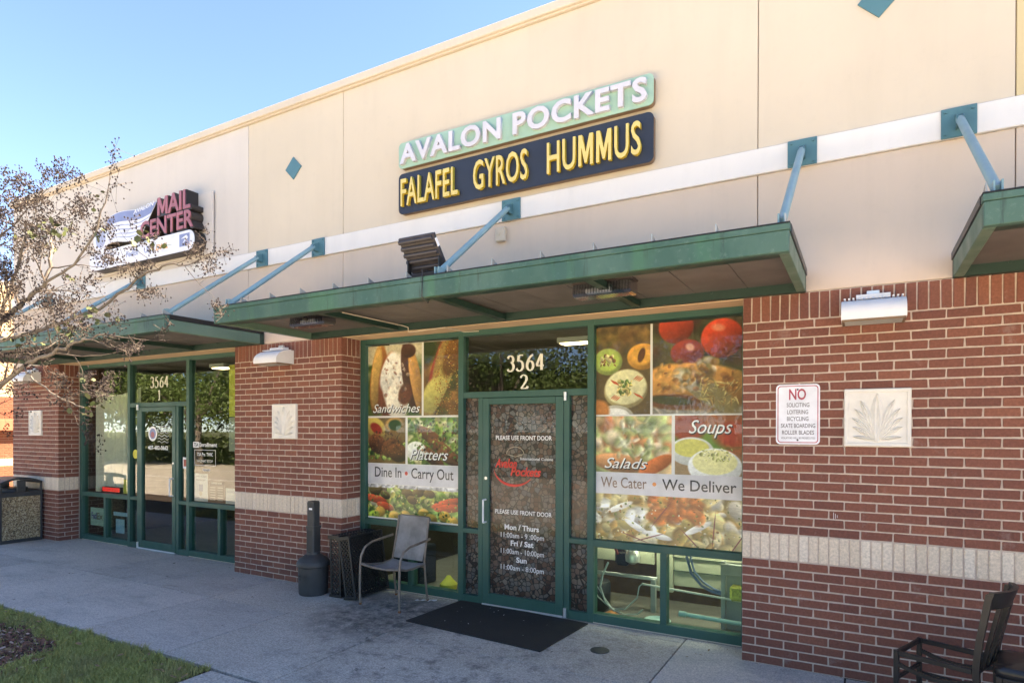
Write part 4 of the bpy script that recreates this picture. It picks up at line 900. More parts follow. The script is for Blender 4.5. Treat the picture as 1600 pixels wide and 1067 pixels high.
# floodlight on the awning
q=thing('flood_light','black ribbed led floodlight standing on top of the long awning','floodlight',(-2.37,-1.0,3.245),0)
fl=bpy.data.objects.new('housing',None)
mb=MB()
ca,sa=math.cos(R(38)),math.sin(R(38))
def rot(pts): return [(x,y*ca-z*sa,y*sa+z*ca) for x,y,z in pts]
h_=MB().box(-.18,.18,.0,.030,-.175,.175,.01); h_.v=rot(h_.v); h_.build('housing',M['led'],q)
for k in range(6):
    z=-.145+k*.058; b=MB().tube([(-.17,-.010,z),(.17,-.010,z)],.018,10); b.v=rot(b.v); b.build('led_bar',M['led'],q,True)
for k in range(24):
    x=-.165+k*.0143; b=MB().box(x-.002,x+.002,.03,.055,-.165,.165); b.v=rot(b.v); b.build('fin',M['led'],q)
b=MB().box(.181,.184,.0,.03,.06,.13); b.v=rot(b.v); b.build('sticker',M['whiteink'],q)
for x in(-.15,.17): MB().box(x,x+.012,-.02,.03,-.20,-.02,.002).build('bracket',M['blackm'],q)
MB().box(-.15,.182,-.03,.04,-.205,-.197,.002).build('bracket',M['blackm'],q)
it('cable',MB().tube([(-2.17,-1.18,3.06),(-2.165,-1.275,3.05),(-2.165,-1.275,2.92),(-2.17,-1.272,2.84),(-2.15,-1.22,2.80),(-2.17,-1.18,2.83)],.004,5),M['blackm'],'thin dark cable hanging over the awning edge below the floodlight','cable',True)
# lights under awning
for xc,yc,lb in((-.85,-.78,'clear ribbed bulkhead light under the right half of the long awning'),(-3.80,-.86,'clear ribbed bulkhead light under the left end of the long awning')):
    q=thing('bulkhead_light',lb,'awning light',(xc,yc,0),group='clear lights under the long awning')
    MB().box(-.235,.235,-.07,.07,2.890,2.945,.006).build('base',M['dkbr'],q)
    b=MB().prism([(-.075,2.888),(-.085,2.82),(-.06,2.80),(.06,2.80),(.085,2.82),(.075,2.888)],-.225,.225,'x'); b.build('lens',M['lens'],q)
    for k in range(20): 
        x=-.21+k*.022; MB().box(x-.003,x+.003,-.088,-.080,2.815,2.885).box(x-.003,x+.003,-.06,.06,2.794,2.799).build('rib',M['lens'],q)
    MB().box(-.15,.05,-.03,.03,2.83,2.87,.01).build('bulb',M['alum'],q); MB().tube([(-.01,-.09,2.855),(.02,-.09,2.85)],.016,10).build('photocell',M['black'],q)
q=thing('alarm_box','small beige sensor box on the tan stucco beside the middle teal rod','sensor box'); MB().box(-2.245,-2.14,-.04,.009,3.60,3.735,.008).build('case',M['beigep'],q); MB().tube([(-2.205,-.041,3.675),(-2.205,-.046,3.675)],.02,12).build('button',M['beigep'],q)
it('conduit',MB().tube([(-3.156,-1.12,2.832),(-3.14,-.30,2.832),(-3.135,-.235,2.825),(-3.133,-.235,2.785),(-3.12,-.235,2.775),(-2.72,-.19,2.80),(-2.70,.13,2.80),(-2.55,.16,2.80)],.005,8),M['beigep'],'thin white conduit running under the long awning to the doorway','conduit',True)
# ---------------------------------------------------------------- ground
struct(MB().box(-400,400,-400,400,-.4,-.17).build('ground',M['farlawn']))
struct(MB().box(-120,90,-16.5,60,-.169,-.150).build('road',M['bounce_lot']))
for y in(-9.5,-13):
    struct(MB().box(-60,50,y-.05,y+.05,-.1495,-.146).build('road_marking',M['whiteink']))
pav=struct(bpy.data.objects.new('pavement',None)); C.objects.link(pav)
def slab(x0,x1,y0,y1,mt='conc',z=0):
    j=.006; link('concrete_slab',MB().box(x0+j,x1-j,y0+j,y1-j,-.149,z,.002).mesh('concrete_slab',M[mt]),pav)
xs=[-2.87-1.22*k for k in range(0,14)]
for k in range(13):
    a,b=xs[k+1],xs[k]; 
    slab(a,b,-.905,.304,'conc2' if k<2 else 'conc'); slab(a,b,-2.17,-.905,'conc2' if k<1 else 'conc')
for a,b in((-2.87,-.5),(-.5,.72),(.72,1.95),(1.95,3.2)):
    mt='conc2' if a<-.6 else 'conc'
    if a<-.6: slab(a,b,-.9,.17,mt); slab(a,b,.17,.30,'conc')
    else: slab(a,b,-.9,.30 if a<.0 else -.0 ,mt)
    slab(a,b,-2.17,-.9,mt); slab(a,b,-3.4,-2.17,mt); slab(a,b,-4.6,-3.4,'conc')
slab(-.5,0.3,0.0+.302,.303,'conc') if False else None
struct(MB().box(-20,5,-4.6,.4,-.149,-.03).build('joint_bed',M['soil']))
xs0=-3.15
struct(MB().box(-18,-2.88,-4.45,-2.185,-.03,-.012).build('planting_strip',M['soil']))
struct(MB().box(-18,-2.88,-4.6,-4.46,-.149,.0,.01).build('kerb',M['conc']))
it('paver_piece',MB().box(-3.42,-2.92,-2.75,-2.20,-.03,.004,.012),M['conc2'],'low concrete pad at the end of the grass','concrete pad')
# grass blades
def blades(n,x0,x1,y0,y1,hm,name,mask=None,z=-.012):
    x=rng.uniform(x0,x1,n); y=rng.uniform(y0,y1,n); tuft=.55+.45*np.sin(x*17+3*np.sin(y*11))*np.sin(y*19+2*np.sin(x*7))+.35*rng.random(n)
    if mask is not None: k=mask(x,y); x,y=x[k],y[k]; n=len(x)
    h=rng.uniform(.35,1.25,n)*hm*(.65+.5*(.5+.5*np.sin(x*17+3*np.sin(y*11))*np.sin(y*19+2*np.sin(x*7)))); a=rng.uniform(0,2*PI,n); w=rng.uniform(.0015,.003,n); ln=rng.uniform(.1,.9,n)*h; b=rng.uniform(0,2*PI,n)
    dx,dy=np.cos(a)*w,np.sin(a)*w; lx,ly=np.cos(b)*ln,np.sin(b)*ln; zz=np.full(n,z)
    V=np.stack([np.stack([x-dx,y-dy,zz],1),np.stack([x+dx,y+dy,zz],1),np.stack([x+dx*.7+lx*.35,y+dy*.7+ly*.35,zz+h*.6],1),np.stack([x-dx*.7+lx*.35,y-dy*.7+ly*.35,zz+h*.6],1),np.stack([x+lx,y+ly,zz+h],1)],1).reshape(-1,3)
    me=bpy.data.meshes.new(name); i=np.arange(n)*5
    me.vertices.add(len(V)); me.vertices.foreach_set('co',V.ravel())
    lp=np.stack([i,i+1,i+2,i+3,i+3,i+2,i+4],1).ravel(); me.loops.add(len(lp)); me.loops.foreach_set('vertex_index',lp.astype(np.int32))
    me.polygons.add(2*n); st=np.stack([np.arange(n)*7,np.arange(n)*7+4],1).ravel(); me.polygons.foreach_set('loop_start',st.astype(np.int32)); me.update(calc_edges=True); me.validate()
    me.materials.append(M['grass']); o=bpy.data.objects.new(name,me); C.objects.link(o); return o
MC=(-5.75,-3.05)
def gm(x,y):
    d=np.hypot((x-MC[0])/1.0,(y-MC[1])/.62)+.10*np.sin(x*9)+.08*np.sin(y*13)
    wob=.02*np.sin(x*7)+.015*np.sin(x*23)
    keep=(d>1)|(rng.random(len(x))<.05)
    end=(x>-3.45)&(y>-2.78)
    thin=rng.random(len(x))<np.clip(1.15-.55*np.exp(-((x+3.9)**2/.12+(y+2.3)**2/.02)),.2,1)
    return keep&(y<-2.205+wob)&(~end)&thin
o=blades(130000,-7.6,-2.95,-3.75,-2.17,.058,'grass',gm); o['kind']='stuff'; tag(o,'lawn of short uneven green grass along the walkway','grass')
o=blades(25000,-12,-7.6,-4.4,-2.2,.06,'grass'); o['kind']='stuff'; tag(o,'far strip of short grass beside the walkway','grass')
o=blades(25000,-7.6,-2.95,-4.4,-3.75,.06,'grass'); o['kind']='stuff'; tag(o,'near strip of short grass along the kerb','grass')
# straw-coloured dead blades
def chips(n,f,size,mats,name,label,cat,z=.0):
    mb=MB(); 
    for _ in range(n):
        x,y=f(); s=random.uniform(*size); a=random.uniform(0,PI); t1,t2=random.uniform(-.35,.35),random.uniform(-.35,.35); c_,s_=math.cos(a),math.sin(a); w=s*random.uniform(.25,.6)
        P=[(-s,-w,0),(s*.9,-w*.7,0),(s,w*.8,0),(-s*.7,w,0)]
        b=len(mb.v); zz=z+random.uniform(.0,.012)
        for u,v,_z in P: mb.v.append((x+u*c_-v*s_,y+u*s_+v*c_,zz+u*t1+v*t2+ s*.3))
        mb.f.append((b,b+1,b+2,b+3))
    o=mb.build(name,mats); o['kind']='stuff'; tag(o,label,cat); return o
def fm():
    while 1:
        x,y=random.gauss(MC[0],.7),random.gauss(MC[1],.42)
        if ((x-MC[0])/1.1)**2+((y-MC[1])/.7)**2<1.1: return x,y
chips(5200,fm,(.008,.03),M['mulch'],'mulch','reddish brown wood chip mulch round the tree foot','mulch'); chips(900,fm,(.008,.026),M['mulchp'],'mulch','paler chips scattered over the mulch','mulch')
chips(120,lambda:(random.uniform(-7,-3.2),random.uniform(-3.6,-2.25)),(.012,.03),M['dryleaf'],'fallen_leaves','dry brown leaves lying in the grass','leaves',.03)
chips(60,lambda:(random.uniform(-8,.9),random.uniform(-2.1,.0)),(.006,.016),M['pod'],'litter','dark leaf bits scattered on the concrete walkway','litter',.001)
chips(26,lambda:(random.uniform(-.45,-.02),random.uniform(-.2,.28)),(.004,.012),M['dryleaf'],'litter','leaf crumbs at the foot of the green frame by the brick wall','litter',.001)
chips(260,lambda:(random.uniform(-6.0,-4.3) if random.random()<.4 else random.uniform(0,1.9),-abs(random.gauss(0,.02))-.002),(.002,.007),M['dryleaf'],'litter','fine dirt and leaf crumbs along the foot of the brick','litter',.0)
chips(260,lambda:(random.uniform(-4.2,0) if random.random()<.5 else random.uniform(-10.4,-6.1),.295-abs(random.gauss(0,.018))),(.002,.007),M['dryleaf'],'litter','fine dirt along the green storefront sill','litter',.0)
chips(14,lambda:(random.uniform(-2.8,-1.5),random.uniform(-.5,.2)),(.004,.009),M['paper'],'litter','tiny pale crumbs on the black doormat','litter',.018)
q=it('doormat',MB().box(-.735,.735,-.44,.44,.001,.012,.004),M['mat'],'wide black rubber doormat in front of the restaurant door','doormat'); q.location=(-2.155,-.145,0); q.rotation_euler=(0,0,R(-4.0))
it('drain_cover',MB().lathe([(.078,.0005),(.078,.006),(.072,.008),(.0,.008)],-1.045,-.355,28),M['char'],'round dark metal cover set in the concrete right of the doormat','drain cover')
_ps=MB(); _n=9
for i in range(_n):
    for j in(0,1): _ps.v.append((-.12+.03*i,(-.02 if j else .02)+.008*math.sin(i*2.1+j),.004+.012*abs(math.sin(i*1.7+j*.9))))
for i in range(_n-1): _ps.f.append((2*i,2*i+1,2*i+3,2*i+2))
tag(_ps.build('paper_scrap',M['paper']),'crumpled white paper scrap under the sling chair','paper').location=(-3.18,.12,0)
bpy.data.objects['paper_scrap'].rotation_euler=(0,0,.5)
# ---------------------------------------------------------------- sling chair
q=thing('patio_chair','grey mesh sling armchair with weathered metal frame beside the black trays','chair',(-3.405,-.12,0),R(-4))
for s in(-1,1):
    x=s*.275
    pts=[(x,-.21,0),(x,-.215,.20),(x,-.21,.40),(x*.99,-.20,.50),(x*.98,-.15,.585),(x*.98,-.05,.625),(x*.98,.12,.645),(x*.96,.255,.66)]
    sm=[]
    for i in range(len(pts)-1):
        for k in range(4):
            t_=k/4; sm.append(tuple(pts[i][j]*(1-t_)+pts[i+1][j]*t_ for j in range(3)))
    sm.append(pts[-1]); MB().tube(sm,.0125,10).build('front_leg_and_arm',M['bronze'],q,True)
    x2=s*.225
    MB().tube([(x2,.27,0),(x2,.235,.22),(x2,.215,.42),(x2*.97,.25,.60),(x2*.95,.30,.87)],.0115,10).build('rear_leg_and_upright',M['bronze'],q,True)
    MB().tube([(x*.99,-.205,.425),(x*.97,-.10,.395),(x2,.06,.385),(x2,.215,.40)],.011,8).build('seat_rail',M['bronze'],q,True)
    for y in(-.21,.27): MB().tube([(s*.275 if y<0 else x2,y,0),(s*.275 if y<0 else x2,y,.022)],.0145,10).build('foot',M['rust'],q)
MB().tube([(-.265,-.20,.418),(-.1,-.205,.40),(.1,-.205,.40),(.265,-.20,.418)],.0115,8).build('front_rail',M['bronze'],q,True)
MB().tube([(-.225,.22,.37),(.225,.22,.37)],.010,8).build('rear_rail',M['bronze'],q,True)
def sheet(rows,mat,name,th=.004):
    mb=MB(); m=len(rows[0]); 
    for r_ in rows: mb.v+=r_
    n=len(mb.v)
    for r_ in rows: mb.v+=[(x,y+th,z-th) for x,y,z in r_]
    for i in range(len(rows)-1):
        for k in range(m-1):
            a=i*m+k; mb.f.append((a,a+1,a+m+1,a+m)); mb.f.append((n+a,n+a+m,n+a+m+1,n+a+1))
    for i in range(len(rows)-1):
        for k in(0,m-1):
            a=i*m+k; mb.f.append((a,a+m,n+a+m,n+a))
    for i in(0,len(rows)-1):
        for k in range(m-1): a=i*m+k; mb.f.append((a,a+1,n+a+1,n+a))
    return mb.build(name,mat,q,True)
sheet([[(x,-.205+.42*v,.415-.035*math.sin(PI*v)-.018*math.cos(x*6)-(.0 if v<.9 else .0)) for x in np.linspace(-.235,.235,9)] for v in np.linspace(0,1,9)],M['sling'],'seat')
sheet([[(x,.205+.105*v+.03*math.cos(x*6)*math.sin(PI*v)*.8+(-.02 if v>.94 else 0)*0,.43+.455*v- (.012 if v>.97 else 0)) for x in np.linspace(-.205,.205,9)] for v in np.linspace(0,1,12)],M['sling'],'backrest')
sheet([[(x,.31+.012*math.sin(PI*v)+.03*v,.885-.05*v) for x in np.linspace(-.205,.205,5)] for v in np.linspace(0,1,4)],M['sling'],'top_fold')
# ---------------------------------------------------------------- ash receptacle
q=thing('ash_receptacle','dark grey smokers ash post standing against the brick pier','ash receptacle',(-4.45,-.235,0))
MB().lathe([(.150,.0),(.155,.02),(.163,.30),(.178,.31),(.18,.345),(.172,.36)],0,0,30).build('base',M['char'],q,True)
MB().lathe([(.172,.361),(.150,.39),(.09,.43),(.075,.435),(.072,.46),(.066,.462)],0,0,30).build('lid',M['char'],q,True)
MB().prism(rr(-.058,.058,-.058,.058,.022,4),.462,.72,'z').build('lower_tube',M['char'],q); MB().prism(rr(-.064,.064,-.064,.064,.022,4),.72,.745,'z').build('collar',M['char'],q)
MB().prism(rr(-.052,.052,-.052,.052,.02,4),.745,1.005,'z').build('upper_tube',M['char'],q); MB().prism(rr(-.048,.048,-.048,.048,.02,4),1.0052,1.018,'z').build('cap',M['char'],q)
MB().tube([(.01,-.0525,.965),(.01,-.0535,.965)],.016,14).build('opening',M['intdark'],q); MB().box(-.012,.035,-.0535,-.0525,.925,.945).build('label',M['whiteink'],q)
for k in range(5): MB().box(-.035+k*.0175-.003,-.035+k*.0175+.003,-.0605,-.058,.48,.70).build('rib',M['char'],q)
text('lettering','SMOKERS',-.07,.07,.205,.02,-.1585,M['black'],q,.001,.01); text('lettering','POST',-.04,.04,.165,.02,-.157,M['black'],q,.001,.01)
# ---------------------------------------------------------------- bread trays on edge
def tray(label,loc,lean,rz):
    q=thing('bread_tray',label,'crate',loc,rz,'black plastic bread trays stood on edge')
    L,H,T=.56,.66,.15      # local: x = thickness (open side to -x), y = length, z = height
    def tr(mb):
        c_,s_=math.cos(lean),math.sin(lean); mb.v=[(x*c_+z*s_,y,-x*s_+z*c_) for x,y,z in mb.v]; return mb
    tr(MB().box(-T,0,0,.014,0,H,.003).box(-T,0,L-.014,L,0,H,.003)) if False else None
    rim=MB()
    for y in(0,L-.02): rim.box(-.02,0,y,y+.02,0,H,.003).box(-T,-T+.022,y,y+.02,0,H,.003)
    for z in(0,H-.02): rim.box(-.02,0,.02,L-.02,z,z+.02,.003).box(-T,-T+.022,.02,L-.02,z,z+.02,.003)
    for y in(0,L-.02):
        for z in(0,H-.02): rim.box(-T+.022,-.02,y,y+.02,z,z+.02,.003)
    tr(rim).build('rim',M['black'],q)
    def lattice(w,h,step,bar,fn):
        mb=MB()
        k=-h
        while k<w:
            for sg in(0,1):
                a0=max(0,k); a1=min(w,k+h)
                if a1-a0>.01:
                    u0,v0,u1,v1=a0,a0-k,a1,a1-k
                    if sg: v0,v1=h-v0,h-v1
                    d=bar/2/math.sqrt(2)
                    sgn=-1 if sg else 1
                    P=[(u0-d,v0+sgn*d),(u0+d,v0-sgn*d),(u1+d,v1-sgn*d),(u1-d,v1+sgn*d)]
                    off=.0012 if sg else 0
                    mb.add([fn(u,v,off) for u,v in P]+[fn(u,v,.007+off) for u,v in P],[(0,1,2,3),(7,6,5,4),(0,4,5,1),(1,5,6,2),(2,6,7,3),(3,7,4,0)])
            k+=step
        return mb
    tr(lattice(L-.03,H-.03,.046,.010,lambda u,v,t_:(-.006-t_,.015+u,.015+v))).build('bottom_lattice',M['black'],q)
    for y in(.004,L-.012): tr(lattice(T-.03,H-.04,.045,.009,lambda u,v,t_,y=y:(-T+.015+u,y+t_,.02+v))).build('side_lattice',M['black'],q)
    for z in(.004,H-.012): tr(lattice(T-.03,L-.04,.045,.009,lambda u,v,t_,z=z:(-T+.015+u,.02+v,z+t_))).build('side_lattice',M['black'],q)
    tr(MB().box(-T-.01,.015,-.012,-.001,-.0,.03,.002).box(-T-.01,.01,-.012,-.001,H-.035,H,.002)).build('foot_rib',M['black'],q)
    return q
tray('black plastic bread tray on edge, the one against the brick pier',(-4.035,-.24,.004),R(-2),R(0))
tray('black plastic bread tray on edge, leaning nearest the sling chair',(-3.80,-.262,.026),R(-9),R(2))
# ---------------------------------------------------------------- black side chairs on the right
def side_chair(label,loc,rz,cushion):
    q=thing('side_chair',label,'chair',loc,rz,'black restaurant chairs by the brick wall')
    w,d,h=.19,.42,.445; bm=M['blackm']; t_=.015     # faces -x ; x: 0 front .. d back ; y -w..w
    def bar(name,p0,p1,rx=.015,rz_=.015):
        MB().tube([p0,p1],[rx*1.25,rx*1.25],4).build(name,bm,q)
    for s in(-1,1):
        MB().box(-.014,.014,s*w-.014,s*w+.014,0,h,.003).build('front_leg',bm,q)
        pts=[(d+.03,s*w,0),(d,s*w,.25),(d-.01,s*w,h),(d+.008,s*w,.62),(d+.052,s*w*.98,.885)]
        for a_ in(0,):
            mb=MB(); 
            for i,(x,y,z) in enumerate(pts):
                for dx,dy in((-.017,-.013),(.017,-.013),(.017,.013),(-.017,.013)): mb.v.append((x+dx,y+dy,z))
            for i in range(len(pts)-1):
                for k in range(4): a=i*4+k; b=i*4+(k+1)%4; mb.f.append((a,b,b+4,a+4))
            mb.f+= [(3,2,1,0),tuple(len(mb.v)-4+k for k in range(4))]; mb.build('rear_leg_and_post',bm,q)
        MB().box(.014,d-.028,s*w-.011,s*w+.011,h-.032,h-.002,.003).build('seat_rail',bm,q)
        bow=MB(); n=10
        for i in range(n+1):
            x=.014+(d-.04)*i/n; z=h-.085-.035*math.sin(PI*i/n)*1; 
            for dy,dz in((-.010,-.012),(.010,-.012),(.010,.012),(-.010,.012)): bow.v.append((x,s*w+dy,z+dz))
        for i in range(n):
            for k in range(4): a=i*4+k; b=i*4+(k+1)%4; bow.f.append((a,b,b+4,a+4))
        bow.build('side_stretcher',bm,q); MB().box(.014,d-.01,s*w-.009,s*w+.009,.205,.228,.002).build('side_stretcher',bm,q)
    MB().box(-.011,.011,-w+.014,w-.014,h-.032,h-.003,.003).build('seat_rail',bm,q); MB().box(d-.022,d,-w+.013,w-.013,h-.032,h-.003,.003).build('seat_rail',bm,q)
    MB().box(-.008,.008,-w+.014,w-.014,.26,.285,.002).build('stretcher',bm,q)
    # crest rail and back slats, bowed backwards
    cr=MB(); n=12
    for i in range(n+1):
        s=i/n*2-1; bx=.055*(1-s*s)
        for dx,z in((-.010,.80),(.010,.80),(.012+.008,.90),(-.008,.90)): cr.v.append((d+.036+(z-.80)*.22+bx+dx,s*w*1.04,z+.0*(1-s*s)))
    for i in range(n):
        for k in range(4): a=i*4+k;b=i*4+(k+1)%4; cr.f.append((a,b,b+4,a+4))
    cr.f+=[(3,2,1,0),tuple(len(cr.v)-4+k for k in range(4))]; cr.build('crest_rail',bm,q,True)
    for k in range(3):
        y=-w*.55+k*w*.55; bx=.055*(1-(y/w)**2)
        MB().add([(d-.012,y-.022,h-.01),(d-.012,y+.022,h-.01),(d+.01,y+.022,h-.01),(d+.01,y-.022,h-.01),(d+.030+bx,y-.022,.802),(d+.030+bx,y+.022,.802),(d+.050+bx,y+.022,.802),(d+.050+bx,y-.022,.802)],[(0,1,2,3),(4,7,6,5),(0,4,5,1),(1,5,6,2),(2,6,7,3),(3,7,4,0)]).build('back_slat',bm,q)
    if cushion:
        P=rr(-.03,d-.03,-w-.01,w+.01,.05,5); mb=MB(); m=len(P)
        for sc,z in((.97,h),(1.0,h+.015),(.99,h+.04),(.93,h+.055),(.6,h+.064)): mb.v+=[((x-(d/2-.03))*sc+d/2-.03,y*sc,z) for x,y in P]
        for i in range(4):
            for k in range(m): a=i*m+k;b=i*m+(k+1)%m; mb.f.append((a,b,b+m,a+m))
        mb.f.append(tuple(4*m+k for k in range(m))); mb.build('seat_cushion',M['vinyl'],q,True)
    return q
side_chair('black metal side chair without its seat, against the brick wall',(1.085,-.435,0),math.atan2(-.376,.927),False)
side_chair('black side chair with black vinyl cushion at the right edge of the picture',(1.53,-.64,0),R(-12),True)
# ---------------------------------------------------------------- litter bin
q=thing('litter_bin','black litter bin with pebbled side panels and domed top at far left','litter bin',(-11.14,-.32,0))
bw=.29; 
MB().box(-bw+.012,bw-.012,-bw+.012,bw-.012,.05,.74,.004).build('pebble_panel',M['pebble'],q)
fr_=MB()
for sx in(-1,1):
    for sy in(-1,1): fr_.box(sx*bw-.028 if sx>0 else sx*bw-.003,sx*bw+.003 if sx>0 else sx*bw+.028,sy*bw-.028 if sy>0 else sy*bw-.003,sy*bw+.003 if sy>0 else sy*bw+.028,0,.80,.006)
fr_.box(-bw,bw,-bw,bw,0,.052,.006).box(-bw,bw,-bw,bw,.725,.80,.006); fr_.build('frame',M['char'],q)
hd=MB(); n=12
prof=[]
for i in range(n+1):
    s=i/n*2-1; prof.append((s*bw,.955+.075*(1-s*s)))
inner=[(x*.94,z-.035) for x,z in prof]
hd.prism([(y,z) for y,z in prof]+[(y,z) for y,z in inner[::-1]],-bw,bw,'x')
for sx in(-1,1):
    for sy in(-1,1): hd.box(sx*bw-.03 if sx>0 else sx*bw,sx*bw if sx>0 else sx*bw+.03,sy*bw-.03 if sy>0 else sy*bw,sy*bw if sy>0 else sy*bw+.03,.80,.96,.006)
hd.box(bw-.03,bw,-.06,.06,.80,.985,.008).box(-bw,-bw+.03,-.06,.06,.80,.985,.008)
hd.build('domed_hood',M['char'],q,True)
MB().lathe([(.2,.78),(.21,.80),(.20,.84),(.19,.86),(.0,.86)],0,0,24).build('liner_ring',M['black'],q,True)
# ---------------------------------------------------------------- neighbouring wing at the far left, in the sun
wg=thing('neighbour_building','sunlit orange brick and stucco building beyond the far left corner','building')
XW=-19.0
MB().box(XW-8,XW,1.2,12,2.849,5.6,.01).build('stucco_wall',stucco('wing_stucco',(.33,.22,.13)),wg); MB().box(XW-8,XW+.02,1.2,12,5.60,5.70,.01).build('parapet_cap',M['cap'],wg)
MB().box(XW-8,XW-.005,1.2,12,0,2.848).build('brick_wall',stucco('wing_mortar',(.30,.22,.15)),wg)
bb=MB()
for k in range(12+24):
    z0=(.813-PZ*(k+1) if k<12 else 1.016+PZ*(k-12))+JX/2; y=1.25-(.1016 if k%2 else 0)
    if .0<z0-2.64: continue
    while y<6: bb.box(XW-.01,XW+.004,y+JX/2,y+.2032-JX/2,z0,z0+BH); y+=.2032
o=bb.build('brickwork',M['wingbrick'],wg,kind='stuff')
bb=MB(); y=1.25
while y<6: bb.box(XW-.01,XW+.004,y+.004,y+PZ-.004,.818,1.011).box(XW-.01,XW+.0042,y+.004,y+PZ-.004,2.647,2.84); y+=PZ
bb.build('soldier_course',stucco('wing_tan',(.36,.27,.18)),wg,kind='stuff')
MB().box(XW,XW+.30,1.2,6,1.75,2.05,.01).build('window_hood',simple('orange_metal',(.22,.07,.03),.6),wg)
# ---------------------------------------------------------------- crape myrtle
T=thing('bare_tree','nearly bare crape myrtle with dark seed clusters in front of the mail shop','tree',(0,0,0))
wood=[];twigs=MB();pods=MB();leaves=MB();limbs=[]
rd=random.Random(5)
def pod(p,s):
    s*=1.25
    # little open capsule: octahedron
    x,y,z=p; b=len(pods.v); h=s*1.25
    for d in((s,0,0),(0,s,0),(-s,0,0),(0,-s,0),(0,0,h),(0,0,-h)): pods.v.append((x+d[0],y+d[1],z+d[2]))
    for a,c_ in((0,1),(1,2),(2,3),(3,0)): pods.f.append((b+a,b+c_,b+4)); pods.f.append((b+c_,b+a,b+5))
def cluster(p,d,n=26,size=.085):
    for _ in range(n):
        t_=rd.random(); c0=p+d*(t_-.3)*size*2.2; off=Vector((rd.gauss(0,1),rd.gauss(0,1),rd.gauss(0,1)))*size*.42
        q_=c0+off; 
        if rd.random()<.8: twigs.tube([c0,q_],.0013,3,False)
        pod(q_,rd.uniform(.0045,.0075))
def leafq(p,s,m=leaves):
    a=Vector((rd.gauss(0,1),rd.gauss(0,1),rd.gauss(0,.5))).normalized(); b=a.cross(Vector((rd.gauss(0,1),rd.gauss(0,1),rd.gauss(0,1)))).normalized()
    n0=len(m.v); w=s*.5
    for u,v in((0,0),(.3,w/s),(.7,w/s*.9),(1,0),(.7,-w/s*.9),(.3,-w/s)): q_=p+a*u*s+b*v*s; m.v.append(tuple(q_))
    m.f.append((n0,n0+1,n0+2,n0+3)); m.f.append((n0,n0+3,n0+4,n0+5))
def grow(p,d,l,r,depth):
    pts=[p]; rs=[r]; n=4 if depth>1 else 3; seg=l/n
    for i in range(n):
        d=(d+Vector((rd.gauss(0,.16),rd.gauss(0,.13),rd.gauss(.02,.14)))).normalized(); p=p+d*seg; pts.append(p); rs.append(r*(1-.5*(i+1)/n))
        if depth>0 and i>=1 and rd.random()<.85:
            sd_=(d+Vector((rd.gauss(0,.75),rd.gauss(0,.6),rd.gauss(.12,.65)))).normalized(); grow(p,sd_,l*rd.uniform(.45,.8),rs[-1]*.62,depth-1)
    twigs.tube(pts,rs,4 if r<.006 else 6,False)
    if depth==0:
        if rd.random()<.6: cluster(p,d,rd.randint(16,34),rd.uniform(.05,.085))
        elif rd.random()<.06:
            for _ in range(3): leafq(p+Vector((rd.gauss(0,.03),rd.gauss(0,.03),rd.gauss(0,.03))),rd.uniform(.03,.05))
    else: grow(p,d,l*.75,rs[-1],depth-1)
def limb(pts,r0,r1,kids=6,name='limb',depth=3,kl=.42):
    P=[Vector(p) for p in pts]; sm=[]
    for i in range(len(P)-1):
        for k in range(5):
            t_=k/5; sm.append(P[i].lerp(P[i+1],t_)+Vector((rd.gauss(0,.008),rd.gauss(0,.008),rd.gauss(0,.008))))
    sm.append(P[-1]); m=len(sm); rs=[r0+(r1-r0)*i/(m-1) for i in range(m)]
    MB().tube(sm,rs,9).build(name,M['bark'],T,True)
    for _ in range(kids):
        i=rd.randrange(int(m*.25),m); dr=(sm[min(i+1,m-1)]-sm[max(i-1,0)]).normalized()
        grow(sm[i],(dr+Vector((rd.gauss(0,.6),rd.gauss(0,.5),rd.gauss(.2,.5)))).normalized(),kl*rd.uniform(.6,1.2),max(.004,rs[i]*.5),depth-1 if depth>2 else depth)
    dr=(sm[-1]-sm[-3]).normalized(); grow(sm[-1],dr,kl,r1*.9,depth-1)
base=Vector((-7.55,-3.05,-.01))
limb([base,(-7.53,-3.04,.5),(-7.45,-2.98,1.05),(-7.30,-2.92,1.55)],.075,.05,0,'trunk')
limb([base+Vector((.06,.05,0)),(-7.65,-2.9,.6),(-7.8,-2.8,1.3),(-8.0,-2.7,2.1),(-8.1,-2.6,3.0)],.05,.02,5,'trunk')
limb([(-7.30,-2.92,1.55),(-6.75,-2.7,1.90),(-6.27,-2.45,2.14),(-5.80,-2.42,2.36),(-5.30,-2.40,2.47),(-4.86,-2.38,2.54),(-4.6,-2.34,2.58)],.030,.008,8,kl=.27)
limb([(-7.30,-2.92,1.55),(-6.95,-2.7,2.05),(-6.5,-2.55,2.40),(-6.1,-2.5,2.60),(-5.6,-2.4,2.66)],.026,.009,9,kl=.32)
limb([(-7.30,-2.92,1.55),(-7.2,-2.8,2.2),(-6.27,-2.4,2.80),(-5.85,-2.38,2.97),(-5.5,-2.36,3.10),(-5.45,-2.34,3.35),(-5.55,-2.30,3.5)],.032,.010,8,kl=.26)
limb([(-6.1,-2.45,2.62),(-5.75,-2.2,2.76),(-5.25,-2.05,2.90),(-4.6,-2.0,3.16),(-4.25,-1.98,3.20),(-4.05,-1.96,3.17)],.018,.005,5,depth=2,kl=.28)
limb([(-5.5,-2.36,3.10),(-5.0,-2.38,3.20),(-4.62,-2.4,3.38),(-4.45,-2.4,3.68)],.012,.005,3,depth=2,kl=.16)
limb([(-7.2,-2.8,2.2),(-6.9,-2.7,2.9),(-6.5,-2.5,3.35),(-6.15,-2.4,3.65)],.026,.009,13,kl=.34)
